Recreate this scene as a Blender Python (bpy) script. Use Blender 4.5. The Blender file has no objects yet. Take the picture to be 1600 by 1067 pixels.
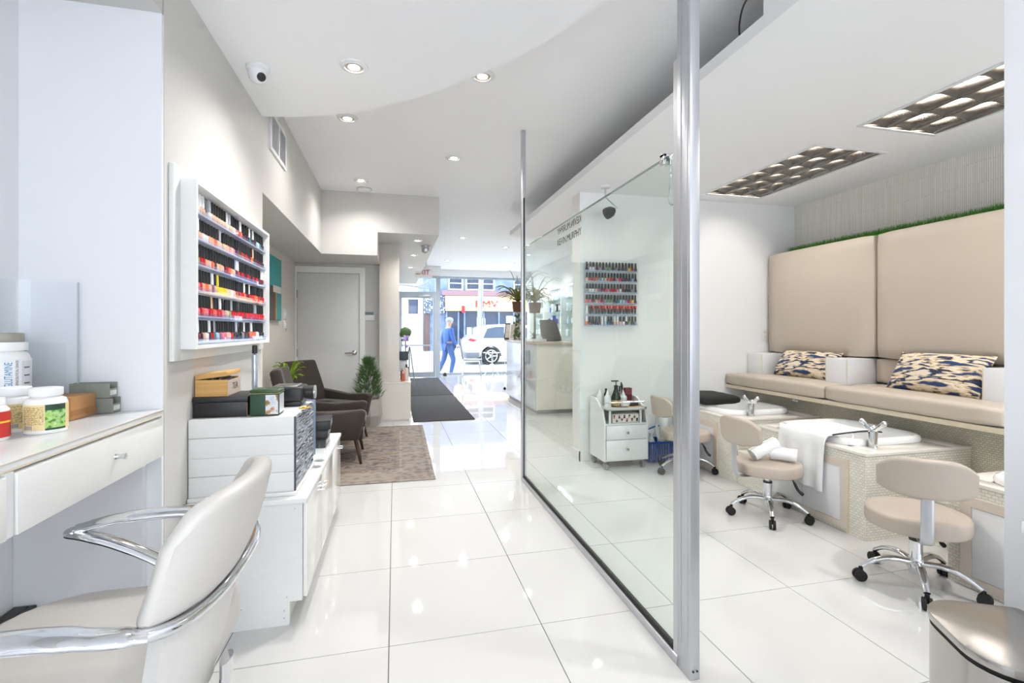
import bpy, bmesh, math, random
from mathutils import Vector, Matrix
random.seed(7)
R = math.radians
S = bpy.context.scene
COL = S.collection

# ------------------------------------------------------------------ camera, world, exposure
cam = bpy.data.cameras.new('camera'); camo = bpy.data.objects.new('camera', cam); COL.objects.link(camo)
cam.sensor_width = 36.0; cam.lens = 759.0 * 36.0 / 1600.0
cam.shift_y = -18.5 / 1600.0
cam.clip_start = 0.02; cam.clip_end = 300
camo.location = (0, 0, 1.21); camo.rotation_euler = (R(90), 0, R(-13.556))
S.camera = camo
w = bpy.data.worlds.new('overcast_sky'); S.world = w; w.use_nodes = True
WN = w.node_tree.nodes; WN['Background'].inputs['Color'].default_value = (0.84, 0.92, 1.0, 1)
WN['Background'].inputs['Strength'].default_value = 1.95
S.view_settings.view_transform = 'Standard'; S.view_settings.look = 'None'
S.view_settings.gamma = 1.0; S.view_settings.use_curve_mapping = False
S.view_settings.exposure = 1.4
POT_W = 8.0      # watts of one recessed lamp
try:
    S.cycles.use_denoising = True; S.cycles.max_bounces = 8; S.cycles.transparent_max_bounces = 14; S.cycles.use_adaptive_sampling = True; S.cycles.adaptive_threshold = .08; S.cycles.adaptive_min_samples = 24; S.cycles.transparent_max_bounces = 12; S.cycles.light_sampling_threshold = .02
    S.cycles.sample_clamp_indirect = 6.0; S.cycles.caustics_reflective = False; S.cycles.caustics_refractive = False
except Exception: pass

# ------------------------------------------------------------------ materials
def lin(c):
    if isinstance(c, str):
        c = c.lstrip('#'); c = [int(c[i:i+2], 16) / 255 for i in (0, 2, 4)]
        c = [x / 12.92 if x <= .04045 else ((x + .055) / 1.055) ** 2.4 for x in c]
    return (c[0], c[1], c[2], 1.0)
MATS = {}
def base(name):
    m = bpy.data.materials.new(name); m.use_nodes = True
    return m, m.node_tree.nodes, m.node_tree.links, m.node_tree.nodes['Principled BSDF']
def mat(name, col, rough=.5, metal=0., var=.04, scale=30., bump=0., spec=.5, coat=0., emit=None, es=0., sheen=0., stretch=None):
    if name in MATS: return MATS[name]
    m, N, L, P = base(name)
    c = lin(col)
    P.inputs['Roughness'].default_value = rough; P.inputs['Metallic'].default_value = metal
    P.inputs['Specular IOR Level'].default_value = spec; P.inputs['Coat Weight'].default_value = coat
    P.inputs['Coat Roughness'].default_value = .04
    if sheen: P.inputs['Sheen Weight'].default_value = sheen; P.inputs['Sheen Roughness'].default_value = .4
    tc = N.new('ShaderNodeTexCoord'); nz = N.new('ShaderNodeTexNoise'); nz.inputs['Scale'].default_value = scale
    nz.inputs['Detail'].default_value = 3
    if stretch:
        mp = N.new('ShaderNodeMapping'); mp.inputs['Scale'].default_value = stretch
        L.new(tc.outputs['Object'], mp.inputs['Vector']); L.new(mp.outputs['Vector'], nz.inputs['Vector'])
    else: L.new(tc.outputs['Object'], nz.inputs['Vector'])
    mx = N.new('ShaderNodeMix'); mx.data_type = 'RGBA'
    mx.inputs[6].default_value = (c[0]*(1-var), c[1]*(1-var), c[2]*(1-var), 1)
    mx.inputs[7].default_value = (min(1, c[0]*(1+var)), min(1, c[1]*(1+var)), min(1, c[2]*(1+var)), 1)
    L.new(nz.outputs['Fac'], mx.inputs[0]); L.new(mx.outputs[2], P.inputs['Base Color'])
    if bump:
        b = N.new('ShaderNodeBump'); b.inputs['Strength'].default_value = bump; b.inputs['Distance'].default_value = .004
        L.new(nz.outputs['Fac'], b.inputs['Height']); L.new(b.outputs['Normal'], P.inputs['Normal'])
    if emit is not None:
        P.inputs['Emission Color'].default_value = lin(emit); P.inputs['Emission Strength'].default_value = es
    MATS[name] = m; return m
def ramp_mat(name, tex, stops, rough=.7, scale=8., stretch=(1, 1, 1), bump=.0, detail=4., dist=0., interp='LINEAR', spec=.4):
    if name in MATS: return MATS[name]
    m, N, L, P = base(name)
    P.inputs['Roughness'].default_value = rough; P.inputs['Specular IOR Level'].default_value = spec
    tc = N.new('ShaderNodeTexCoord'); mp = N.new('ShaderNodeMapping'); mp.inputs['Scale'].default_value = stretch
    L.new(tc.outputs['Object'], mp.inputs['Vector'])
    if tex == 'noise':
        t = N.new('ShaderNodeTexNoise'); t.inputs['Detail'].default_value = detail; t.inputs['Distortion'].default_value = dist; out = t.outputs['Fac']
    elif tex == 'voronoi':
        t = N.new('ShaderNodeTexVoronoi'); out = t.outputs['Distance']
    else:
        t = N.new('ShaderNodeTexWave'); t.inputs['Distortion'].default_value = dist; t.inputs['Detail'].default_value = detail; out = t.outputs['Fac']
    t.inputs['Scale'].default_value = scale
    L.new(mp.outputs['Vector'], t.inputs['Vector'])
    r = N.new('ShaderNodeValToRGB'); r.color_ramp.interpolation = interp
    e = r.color_ramp.elements
    while len(e) < len(stops): e.new(.5)
    for i, (p, c) in enumerate(stops): e[i].position = p; e[i].color = lin(c)
    L.new(out, r.inputs['Fac']); L.new(r.outputs['Color'], P.inputs['Base Color'])
    if bump:
        b = N.new('ShaderNodeBump'); b.inputs['Strength'].default_value = bump; b.inputs['Distance'].default_value = .004
        L.new(out, b.inputs['Height']); L.new(b.outputs['Normal'], P.inputs['Normal'])
    MATS[name] = m; return m
def mosaic(name, c1, c2, mortar, bw, bh, axes, rough=.25, msize=.0022, offset=.5):
    # small tesserae laid in courses; axes picks the two object axes that lie in the face
    if name in MATS: return MATS[name]
    m, N, L, P = base(name); P.inputs['Roughness'].default_value = rough
    tc = N.new('ShaderNodeTexCoord'); sp = N.new('ShaderNodeSeparateXYZ'); cb = N.new('ShaderNodeCombineXYZ')
    L.new(tc.outputs['Object'], sp.inputs[0])
    ad = N.new('ShaderNodeMath'); ad.operation = 'ADD'
    if axes == 'xy+z':
        L.new(sp.outputs['X'], ad.inputs[0]); L.new(sp.outputs['Y'], ad.inputs[1]); L.new(ad.outputs[0], cb.inputs['X']); L.new(sp.outputs['Z'], cb.inputs['Y'])
    else:
        L.new(sp.outputs['Z'], cb.inputs['X']); L.new(sp.outputs['Y'], cb.inputs['Y'])
    b = N.new('ShaderNodeTexBrick'); b.inputs['Scale'].default_value = 1.0
    b.inputs['Color1'].default_value = lin(c1); b.inputs['Color2'].default_value = lin(c2); b.inputs['Mortar'].default_value = lin(mortar)
    b.inputs['Mortar Size'].default_value = msize; b.inputs['Brick Width'].default_value = bw; b.inputs['Row Height'].default_value = bh
    b.inputs['Bias'].default_value = -.1; b.offset = offset
    L.new(cb.outputs[0], b.inputs['Vector']); L.new(b.outputs['Color'], P.inputs['Base Color'])
    bp = N.new('ShaderNodeBump'); bp.inputs['Strength'].default_value = .5; bp.inputs['Distance'].default_value = .002; bp.invert = True
    L.new(b.outputs['Fac'], bp.inputs['Height']); L.new(bp.outputs['Normal'], P.inputs['Normal'])
    MATS[name] = m; return m
def glass(name, tint=(.96, .985, .97), ior=1.5, rough=.0, gloss=1.0):
    if name in MATS: return MATS[name]
    m, N, L, P = base(name); N.remove(P); o = N['Material Output']
    t = N.new('ShaderNodeBsdfTransparent'); t.inputs['Color'].default_value = (*tint, 1)
    g = N.new('ShaderNodeBsdfGlossy'); g.inputs['Roughness'].default_value = rough; g.inputs['Color'].default_value = (gloss, gloss, gloss, 1)
    lw = N.new('ShaderNodeLayerWeight'); lw.inputs['Blend'].default_value = .5      # Schlick reflectance, same on both faces
    pw = N.new('ShaderNodeMath'); pw.operation = 'POWER'; pw.inputs[1].default_value = 5.; L.new(lw.outputs['Facing'], pw.inputs[0])
    f0 = ((ior-1)/(ior+1))**2; f = N.new('ShaderNodeMath'); f.operation = 'MULTIPLY_ADD'; f.inputs[1].default_value = (1-f0)*.6; f.inputs[2].default_value = f0; L.new(pw.outputs[0], f.inputs[0])
    x = N.new('ShaderNodeMixShader'); L.new(f.outputs[0], x.inputs[0]); L.new(t.outputs[0], x.inputs[1]); L.new(g.outputs[0], x.inputs[2])
    L.new(x.outputs[0], o.inputs['Surface']); MATS[name] = m; return m

M_white = mat('white_paint', '#ececec', .55, var=.01, scale=4)
M_niche = mat('niche_paint', '#e9eaee', .5, var=.01, scale=4)
M_grey = mat('grey_paint', '#d0cecb', .5, var=.012, scale=4)
M_taupe = mat('taupe_paint', '#d3cdc4', .42, var=.012, scale=4)
M_colm = mat('satin_column_paint', '#d2cdc6', .22, var=.01, scale=4)
M_ceil = mat('ceiling_paint', '#f4f5f7', .6, var=.008, scale=3)
M_tile = mat('polished_porcelain', '#cfcecd', .035, var=.012, scale=1.5, spec=.6)
M_grout = mat('dark_grout', '#6f6a64', .8, var=.1, scale=60)
M_lam = mat('white_laminate', '#e6e7e9', .22, var=.012, scale=6, spec=.5)
M_gloss = mat('white_gloss_lacquer', '#ecebe8', .05, var=.01, scale=6, spec=.6)
M_worn = mat('worn_white_board', '#e8e8e6', .45, var=.03, scale=9, stretch=(1, 1, 9))
M_edge = mat('worn_cream_edging', '#d9cdb4', .5, var=.1, scale=40)
M_alu = mat('brushed_aluminium', '#c3c5c9', .32, .75, var=.03, scale=50, stretch=(20, 20, 1))
M_chrome = mat('chrome', '#dfe1e4', .07, 1., var=.01)
M_steel = mat('brushed_steel', '#b9b6b2', .24, .95, var=.04, scale=80, stretch=(1, 1, .05))
M_black = mat('black_plastic', '#1d1d1f', .4, var=.08)
M_rubber = mat('black_rubber', '#161616', .75, var=.1)
M_leather = mat('light_grey_leatherette', '#c9c5c0', .42, var=.02, scale=120, bump=.08)
M_greige = mat('greige_vinyl', '#b9aca0', .42, var=.02, scale=120, bump=.08)
M_beige = mat('beige_vinyl', '#c4b8aa', .45, var=.02, scale=90, bump=.06)
M_velvet = mat('brown_velvet', '#332b25', .8, var=.12, scale=14, sheen=.25)
M_walnut = ramp_mat('dark_walnut', 'wave', [(0, '#33221a'), (1, '#4b3327')], .35, 6, (1, 1, 8), dist=3)
M_bamboo = ramp_mat('bamboo_wood', 'noise', [(.3, '#c79553'), (.7, '#dcb26f')], .5, 6, (1, 1, 40))
M_bamboo_pale = ramp_mat('pale_bamboo_end', 'noise', [(.3, '#c5b4a5'), (.7, '#d6c9bd')], .55, 6, (1, 1, 40))
M_card = mat('brown_cardboard', '#b58555', .8, var=.05, scale=20)
M_glass = glass('clear_glass', (.93, .965, .945))
M_clear = glass('clear_acrylic', (.975, .985, .99), 1.3)
M_winglass = glass('window_glass', (.97, .985, .99), 1.35)
M_tub = mosaic('mother_of_pearl_mosaic', '#edeae2', '#e0dcd0', '#cbc5b6', .026, .015, 'xy+z', msize=.0016)
M_tubdk = mosaic('bench_mosaic', '#dcd8ca', '#cdc7b5', '#b5ae9a', .022, .013, 'xy+z', msize=.0016)
M_strip = mosaic('vertical_strip_mosaic', '#f4f2ec', '#e9e6de', '#d3cec2', .30, .0135, 'z+y', .35)
M_ceramic = mat('white_ceramic', '#f1f1f0', .08, var=.006)
M_towel = mat('white_terry', '#eff0f1', .95, var=.03, scale=260, bump=.5)
M_pink = mat('wood_frame_trim', '#d6cbbf', .55, var=.05, scale=20)
M_grass = mat('artificial_grass', '#4f9a2c', .6, var=.25, scale=60)
M_leafd = mat('conifer_green', '#4d6b3c', .6, var=.3, scale=30)
M_leafy = mat('yellow_green_leaf', '#93b03a', .45, var=.25, scale=20)
M_leafo = mat('olive_leaf', '#858a42', .5, var=.3, scale=20)
M_potg = mat('grey_stone_pot', '#a9a39c', .7, var=.08, scale=25)
M_brownpot = mat('brown_basket_pot', '#6b4a37', .7, var=.15, scale=40)
M_mat = mat('charcoal_mat', '#3b3c40', .95, var=.25, scale=160, bump=.5)
M_pillow = ramp_mat('ikat_print_cotton', 'noise', [(.0, '#23304f'), (.40, '#2e4572'), (.43, '#cdb48d'), (.48, '#e9dfd0'), (.53, '#d8c19c'), (.55, '#26282f'), (.60, '#31466f'), (.64, '#e3d6c0')], .85, 4.6, (1, 1.1, 5.2), detail=7, dist=.25, interp='LINEAR')
M_slate = ramp_mat('slate_strips', 'noise', [(.42, '#14171d'), (.48, '#3f485a'), (.53, '#97a1b7'), (.60, '#eef1f7')], .35, 11, (1, 1.5, 60), detail=3)
M_ext_white = mat('ext_white_render', '#eeeeee', .9)
M_lamp_on = mat('lamp_glow', '#fff3dc', .5, emit='#ffe9c8', es=14.)
M_lamp_cool = mat('lamp_glow_cool', '#ffffff', .5, emit='#fff6ea', es=14.)

# ------------------------------------------------------------------ mesh helpers
class B:
    def __init__(s): s.bm = bmesh.new()
    def _mv(s, vs, M):
        if M is not None: bmesh.ops.transform(s.bm, matrix=M, verts=vs)
    def box(s, x0, x1, y0, y1, z0, z1, r=0., seg=2, M=None):
        g = bmesh.ops.create_cube(s.bm, size=1.0); vs = g['verts']
        for v in vs: v.co = Vector((x0 + (v.co.x + .5) * (x1 - x0), y0 + (v.co.y + .5) * (y1 - y0), z0 + (v.co.z + .5) * (z1 - z0)))
        if r > 0:
            es = list({e for v in vs for e in v.link_edges})
            o = bmesh.ops.bevel(s.bm, geom=es, offset=r, segments=seg, profile=.5, affect='EDGES')
            vs = list({v for f in o['faces'] for v in f.verts} | {v for v in vs if v.is_valid})
            ext = set(vs)
            for v in list(ext):
                for f in v.link_faces: ext.update(f.verts)
            vs = list(ext)
        s._mv(vs, M); return s
    def cyl(s, p0, p1, r0, r1=None, n=16, caps=True):
        p0, p1 = Vector(p0), Vector(p1); r1 = r0 if r1 is None else r1
        d = p1 - p0; q = Vector((0, 0, 1)).rotation_difference(d.normalized()).to_matrix().to_4x4()
        a = []; b = []
        for i in range(n):
            t = 2 * math.pi * i / n; u = Vector((math.cos(t), math.sin(t), 0))
            a.append(s.bm.verts.new(p0 + (q @ (u * r0)))); b.append(s.bm.verts.new(p1 + (q @ (u * r1))))
        for i in range(n): s.bm.faces.new((a[i], a[(i+1) % n], b[(i+1) % n], b[i]))
        if caps: s.bm.faces.new(a[::-1]); s.bm.faces.new(b)
        return s
    def lathe(s, prof, c=(0, 0, 0), n=24, M=None, sx=1., sy=1., caps=True):
        rings = []; new = []
        for r, z in prof:
            if r < 1e-6: v = s.bm.verts.new((c[0], c[1], c[2] + z)); rings.append([v]); new.append(v)
            else:
                k = [s.bm.verts.new((c[0] + sx*r*math.cos(2*math.pi*i/n), c[1] + sy*r*math.sin(2*math.pi*i/n), c[2] + z)) for i in range(n)]
                rings.append(k); new += k
        for a, b in zip(rings, rings[1:]):
            if len(a) == 1 and len(b) == 1: continue
            for i in range(n):
                j = (i+1) % n
                if len(a) == 1: s.bm.faces.new((a[0], b[j], b[i]))
                elif len(b) == 1: s.bm.faces.new((a[i], a[j], b[0]))
                else: s.bm.faces.new((a[i], a[j], b[j], b[i]))
        if caps and len(rings[0]) > 1: s.bm.faces.new(rings[0][::-1])
        if caps and len(rings[-1]) > 1: s.bm.faces.new(rings[-1])
        s._mv(new, M); return s
    def tube(s, pts, r, n=8, sec=None, closed=False, cat=0, up=(0, 0, 1)):
        pts = [Vector(p) for p in pts]
        if cat: pts = catmull(pts, cat)
        m = len(pts); rs = r if isinstance(r, (list, tuple)) else [r] * m
        if len(rs) != m: rs = [rs[min(len(rs)-1, int(i * (len(rs)-1) / (m-1) + .5))] for i in range(m)]
        rings = []; up = Vector(up)
        for i, p in enumerate(pts):
            d = (pts[min(i+1, m-1)] - pts[max(i-1, 0)]).normalized()
            a = up.cross(d)
            if a.length < 1e-4: a = Vector((1, 0, 0)).cross(d)
            a.normalize(); b = d.cross(a)
            sa, sb = sec if sec else (1, 1)
            rings.append([s.bm.verts.new(p + a * rs[i]*sa*math.cos(2*math.pi*k/n) + b * rs[i]*sb*math.sin(2*math.pi*k/n)) for k in range(n)])
        for a, b in zip(rings, rings[1:]):
            for k in range(n): s.bm.faces.new((a[k], a[(k+1) % n], b[(k+1) % n], b[k]))
        if closed:
            a, b = rings[-1], rings[0]
            for k in range(n): s.bm.faces.new((a[k], a[(k+1) % n], b[(k+1) % n], b[k]))
        else: s.bm.faces.new(rings[0][::-1]); s.bm.faces.new(rings[-1])
        return s
    def prism(s, poly, lo, hi, axis='z', r=0.):
        def P(a, b, t): return {'z': (a, b, t), 'y': (a, t, b), 'x': (t, a, b)}[axis]
        v0 = [s.bm.verts.new(P(a, b, lo)) for a, b in poly]; v1 = [s.bm.verts.new(P(a, b, hi)) for a, b in poly]; n = len(poly)
        fs = [s.bm.faces.new(v0[::-1]), s.bm.faces.new(v1)]
        for i in range(n): fs.append(s.bm.faces.new((v0[i], v0[(i+1) % n], v1[(i+1) % n], v1[i])))
        bmesh.ops.recalc_face_normals(s.bm, faces=fs)
        if r > 0: bmesh.ops.bevel(s.bm, geom=list({e for f in fs for e in f.edges}), offset=r, segments=2, profile=.5, affect='EDGES')
        return s
    def ball(s, c, r, sx=1., sy=1., sz=1., n=12, M=None):
        g = bmesh.ops.create_uvsphere(s.bm, u_segments=n, v_segments=max(6, n//2), radius=r)
        for v in g['verts']: v.co = Vector((v.co.x*sx + c[0], v.co.y*sy + c[1], v.co.z*sz + c[2]))
        s._mv(g['verts'], M); return s
    def shell(s, fn, nu, nv, th=0.):
        # fn(u, v) -> point; a closed slab when th > 0 (second skin along the normal)
        g = [[Vector(fn(i/nu, j/nv)) for j in range(nv+1)] for i in range(nu+1)]
        A = [[s.bm.verts.new(p) for p in row] for row in g]; fs = []
        for i in range(nu):
            for j in range(nv): fs.append(s.bm.faces.new((A[i][j], A[i+1][j], A[i+1][j+1], A[i][j+1])))
        if th:
            Bv = []
            for i in range(nu+1):
                row = []
                for j in range(nv+1):
                    du = g[min(i+1, nu)][j] - g[max(i-1, 0)][j]; dv = g[i][min(j+1, nv)] - g[i][max(j-1, 0)]
                    nr = du.cross(dv); nr = nr.normalized() if nr.length > 1e-9 else Vector((0, 0, 1))
                    row.append(s.bm.verts.new(g[i][j] - nr * th))
                Bv.append(row)
            for i in range(nu):
                for j in range(nv): fs.append(s.bm.faces.new((Bv[i][j], Bv[i][j+1], Bv[i+1][j+1], Bv[i+1][j])))
            for i in range(nu):
                fs.append(s.bm.faces.new((A[i][0], Bv[i][0], Bv[i+1][0], A[i+1][0]))); fs.append(s.bm.faces.new((A[i][nv], A[i+1][nv], Bv[i+1][nv], Bv[i][nv])))
            for j in range(nv):
                fs.append(s.bm.faces.new((A[0][j], A[0][j+1], Bv[0][j+1], Bv[0][j]))); fs.append(s.bm.faces.new((A[nu][j], Bv[nu][j], Bv[nu][j+1], A[nu][j+1])))
            bmesh.ops.recalc_face_normals(s.bm, faces=fs)
        return s
def catmull(pts, k):
    out = []; n = len(pts)
    for i in range(n - 1):
        p0, p1, p2, p3 = pts[max(i-1, 0)], pts[i], pts[i+1], pts[min(i+2, n-1)]
        for j in range(k):
            t = j / k
            out.append(.5 * ((2*p1) + (p2-p0)*t + (2*p0-5*p1+4*p2-p3)*t*t + (-p0+3*p1-3*p2+p3)*t**3))
    out.append(pts[-1]); return out
def wloc(o):
    v = Vector((0, 0, 0))
    while o is not None: v += o.location; o = o.parent
    return v
def mesh(name, b, m, smooth=35):
    me = bpy.data.meshes.new(name); b.bm.normal_update(); b.bm.to_mesh(me); b.bm.free()
    me.materials.append(m)
    if smooth and len(me.polygons):
        me.polygons.foreach_set('use_smooth', [True] * len(me.polygons)); me.set_sharp_from_angle(angle=R(smooth))
    return me
def obj(name, b, m, parent=None, world=True, smooth=35, label=None, kind=None):
    """one mesh object; with world=True the shape was written in room coordinates"""
    me = b if isinstance(b, bpy.types.Mesh) else mesh(name, b, m, smooth)
    o = bpy.data.objects.new(name, me); COL.objects.link(o)
    if parent is not None:
        o.parent = parent
        if world: me.transform(Matrix.Translation(-wloc(parent)))
    if label: o['label'] = label
    if kind: o['kind'] = kind
    return o
def thing(name, label, cat, loc=(0, 0, 0), rz=0., group=None):
    o = bpy.data.objects.new(name, None); COL.objects.link(o); o.empty_display_size = .05
    o.location = loc; o.rotation_euler = (0, 0, rz); o['label'] = label; o['category'] = cat
    if group: o['group'] = group
    return o
def tag(o, label, cat, group=None):
    o['label'] = label; o['category'] = cat
    if group: o['group'] = group
    return o
def one(name, b, m, label, cat, group=None, smooth=35):
    """a thing that is a single mesh: move its origin to the base centre"""
    o = obj(name, b, m, smooth=smooth); me = o.data
    xs = [v.co.x for v in me.vertices]; ys = [v.co.y for v in me.vertices]; zs = [v.co.z for v in me.vertices]
    c = Vector(((min(xs)+max(xs))/2, (min(ys)+max(ys))/2, min(zs))); me.transform(Matrix.Translation(-c)); o.location = c
    return tag(o, label, cat, group)
def struct(name, b, m, parent=None, smooth=35, label=None):
    o = obj(name, b, m, parent, smooth=smooth)
    if parent is None: o['kind'] = 'structure'
    if label: o['label'] = label
    return o
def copy_tree(o, parent=None):
    c = o.copy(); COL.objects.link(c); c.parent = parent
    for ch in list(o.children): copy_tree(ch, c)
    return c
def font_mesh(s, size, ext=0.):
    cu = bpy.data.curves.new('t', 'FONT'); cu.body = s; cu.size = size; cu.align_x = 'CENTER'; cu.align_y = 'CENTER'; cu.extrude = ext
    o = bpy.data.objects.new('t', cu); COL.objects.link(o); dg = bpy.context.evaluated_depsgraph_get()
    me = bpy.data.meshes.new_from_object(o.evaluated_get(dg)); bpy.data.objects.remove(o); bpy.data.curves.remove(cu)
    return me
def text(name, s, size, loc, rot, m, parent, ext=.0006, sx=1.):
    me = font_mesh(s, size, ext); me.materials.clear(); me.materials.append(m)
    o = bpy.data.objects.new(name, me); COL.objects.link(o)
    o.parent = parent; o.location = Vector(loc) - wloc(parent); o.rotation_euler = rot; o.scale = (sx, 1, 1)
    return o
ORD = 'zeroth first second third fourth fifth sixth seventh eighth ninth tenth eleventh twelfth thirteenth fourteenth fifteenth sixteenth seventeenth eighteenth nineteenth twentieth'.split()
ORD += ['twenty-' + q for q in ORD[1:10]] + ['thirtieth'] + ['thirty-' + q for q in ORD[1:10]]

# ------------------------------------------------------------------ floor and its tiles
floor = struct('floor', B().box(-1.45, 4.2, -3.1, 13.16, -.08, -.006), M_grout, label='polished white porcelain tile floor with dark joints')
TX, TY = .607, .625
tme = mesh('tile', B().box(0, TX-.0035, 0, TY-.0035, -.009, 0), M_tile, 0)
for i in range(-3, 7):
    for j in range(-8, 18):
        x0 = -.022 + i*TX; y0 = 1.914 + j*TY
        if x0 > 4.1 or x0 + TX < -1.3 or (y0 > 4.3 and x0 > 3.5): continue
        t = bpy.data.objects.new('tile', tme); COL.objects.link(t); t.parent = floor; t.location = (x0+.00175, y0+.00175, 0)

# ------------------------------------------------------------------ ceilings
struct('ceiling', B().box(-1.45, 4.2, -3.1, 13.3, 2.8, 2.9), M_ceil)
curve = [(-.81, 3.335), (-.70, 3.315), (-.575, 3.28), (-.43, 3.228), (-.285, 3.164), (-.17, 3.094), (-.063, 3.013), (.05, 2.925), (.153, 2.829), (.255, 2.727), (.347, 2.62), (.436, 2.517), (.514, 2.409), (.59, 2.307), (.656, 2.204), (.715, 2.1), (.766, 1.99), (.805, 1.91), (.835, 1.82), (.87, 1.70), (.89, 1.58), (.90, 1.4)]
struct('ceiling_drop', B().prism([(-1.24, -3.0), (-1.24, 1.99), (-.815, 1.99)] + curve + [(.90, -3.0)], 2.55, 2.8), M_ceil, smooth=20, label='lower ceiling section with a curved edge')
sl = struct('ceiling_slab', B().box(1.515, 2.815, .6, 6.4, 2.48, 2.54).box(3.415, 4.02, .6, 6.4, 2.48, 2.54).box(2.815, 3.415, .6, 1.21, 2.48, 2.54).box(2.815, 3.415, 2.43, 2.76, 2.48, 2.54).box(2.815, 3.415, 3.98, 6.4, 2.48, 2.54), M_ceil, label='suspended ceiling slab above the pedicure area')
struct('ceiling_fascia', B().box(1.515, 1.56, -3, 1.7475, 2.54, 2.8), M_ceil)
struct('ceiling_riser', B().box(2.35, 2.4, 1.0, 6.4, 2.541, 2.799), M_ceil)
one('ceiling_cable', B().tube([(1.545, 1.93, 2.54), (1.54, 1.925, 2.62), (1.55, 1.90, 2.70), (1.60, 1.85, 2.755), (1.72, 1.79, 2.775), (1.85, 1.76, 2.78)], .004, 6, cat=5), M_black, 'thin black cable looping above the suspended ceiling slab', 'cable')

# ------------------------------------------------------------------ walls, left side
struct('wall_left', B().box(-1.235, -.81, 2.0, 3.34, 0, 2.8), M_grey, label='grey wall carrying the framed polish rack')
struct('wall_niche_end', B().box(-1.235, -.812, 1.985, 2.0, 0, 2.343), M_niche)
struct('wall_niche_back', B().box(-1.335, -1.235, -3.0, 2.0, 0, 2.8), M_niche)
struct('wall_niche_header', B().box(-1.235, -.81, -3.0, 1.985, 2.343, 2.55), M_grey)
struct('wall_bulkhead', B().box(-1.35, -.81, 3.34, 5.875, 2.075, 2.8), M_grey)
struct('wall_recess', B().box(-1.35, -1.25, 3.34, 6.85, 0, 2.075), M_taupe)
struct('wall_bulkhead_cross', B().box(-1.35, -.197, 5.875, 6.85, 2.075, 2.8), M_grey)
struct('wall_soffit', B().box(-.197, .515, 5.875, 12.35, 2.345, 2.8), M_grey)
struct('wall_door', B().box(-1.25, -.197, 6.75, 6.85, 0, 2.075), M_grey)
struct('wall_column', B().box(-.2, .057, 6.6, 12.35, 0, 2.345, .004), M_colm)
# ------------------------------------------------------------------ walls, right side
struct('wall_cross', B().box(1.655, 4.02, 4.2, 4.39, 0, 2.48), M_white)
struct('baseboard_cross', B().box(1.645, 2.6, 4.19, 4.2, 0, .09).box(1.645, 1.655, 4.19, 4.40, 0, .09), M_white)
struct('wall_right', B().box(4.02, 4.15, -3, 4.39, 0, 2.8), M_strip, label='wall of narrow vertical stone strips')
struct('wall_right_front', B().box(3.62, 3.75, 4.39, 13.2, 0, 2.8), M_white)
struct('wall_back', B().box(-1.3, 4.15, -3.1, -3.0, 0, .25).box(-1.3, 4.15, -3.1, -3.0, 2.55, 2.8).box(-1.3, -1.2, -3.1, -3.0, .25, 2.55).box(1.55, 1.75, -3.1, -3.0, .25, 2.55).box(4.0, 4.15, -3.1, -3.0, .25, 2.55), M_niche, label='unseen rear wall behind the viewer, its two openings sized for the daylight')  # unseen wall, added to trim the daylight entering from the back
struct('wall_near', B().box(1.66, 1.8, -3, 1.0, 0, 2.8), M_niche)
# ------------------------------------------------------------------ shop front
M_frame = mat('white_aluminium_frame', '#aeb8c4', .35, .2, var=.02)
struct('wall_front_header', B().box(.05, 3.7, 12.9, 13.25, 2.64, 2.8).box(.05, 1.12, 12.3, 12.9, 2.56, 2.8), M_white)
d1 = struct('door_1', B().box(.10, .17, 12.33, 12.39, .02, 2.10).box(.93, .99, 12.33, 12.39, .02, 2.10).box(.17, .93, 12.33, 12.39, .02, .15).box(.17, .93, 12.33, 12.39, 2.0, 2.10).box(.17, .93, 12.33, 12.39, .80, .835), M_frame, label='glazed shop entrance door in pale aluminium frame')
struct('pane', B().box(.17, .93, 12.355, 12.365, .15, .80), M_winglass, d1)
struct('pane', B().box(.17, .93, 12.355, 12.365, .835, 2.0), M_winglass, d1)
struct('door_closer', B().box(.55, .85, 12.29, 12.33, 2.03, 2.08, .005), M_alu, d1)
w2 = struct('window_1', B().box(.05, .10, 12.33, 12.39, 0, 2.56).box(1.0, 1.11, 12.31, 12.41, 0, 2.56).box(.10, 1.0, 12.33, 12.39, 2.10, 2.16).box(.10, 1.0, 12.33, 12.39, 2.50, 2.56), M_frame, label='transom window and posts around the entrance door')
struct('pane', B().box(.10, 1.0, 12.355, 12.365, 2.16, 2.50), M_winglass, w2)
w3 = struct('window_2', B().box(1.05, 3.62, 13.08, 13.14, 2.58, 2.64).box(1.05, 3.62, 13.08, 13.14, 0, .05).box(1.05, 1.10, 13.08, 13.14, .05, 2.58).box(1.05, 1.10, 12.41, 13.08, 2.58, 2.64).box(1.05, 1.10, 12.41, 13.08, 0, .05).box(2.30, 2.312, 13.09, 13.13, .05, 2.58), M_frame, label='full-height shop window with slim pale frame')
struct('pane', B().box(1.10, 2.30, 13.105, 13.115, .05, 2.58), M_winglass, w3)
struct('pane', B().box(2.312, 3.62, 13.105, 13.115, .05, 2.58), M_winglass, w3)
struct('pane', B().box(1.07, 1.08, 12.41, 13.08, .05, 2.58), M_winglass, w3)

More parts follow.
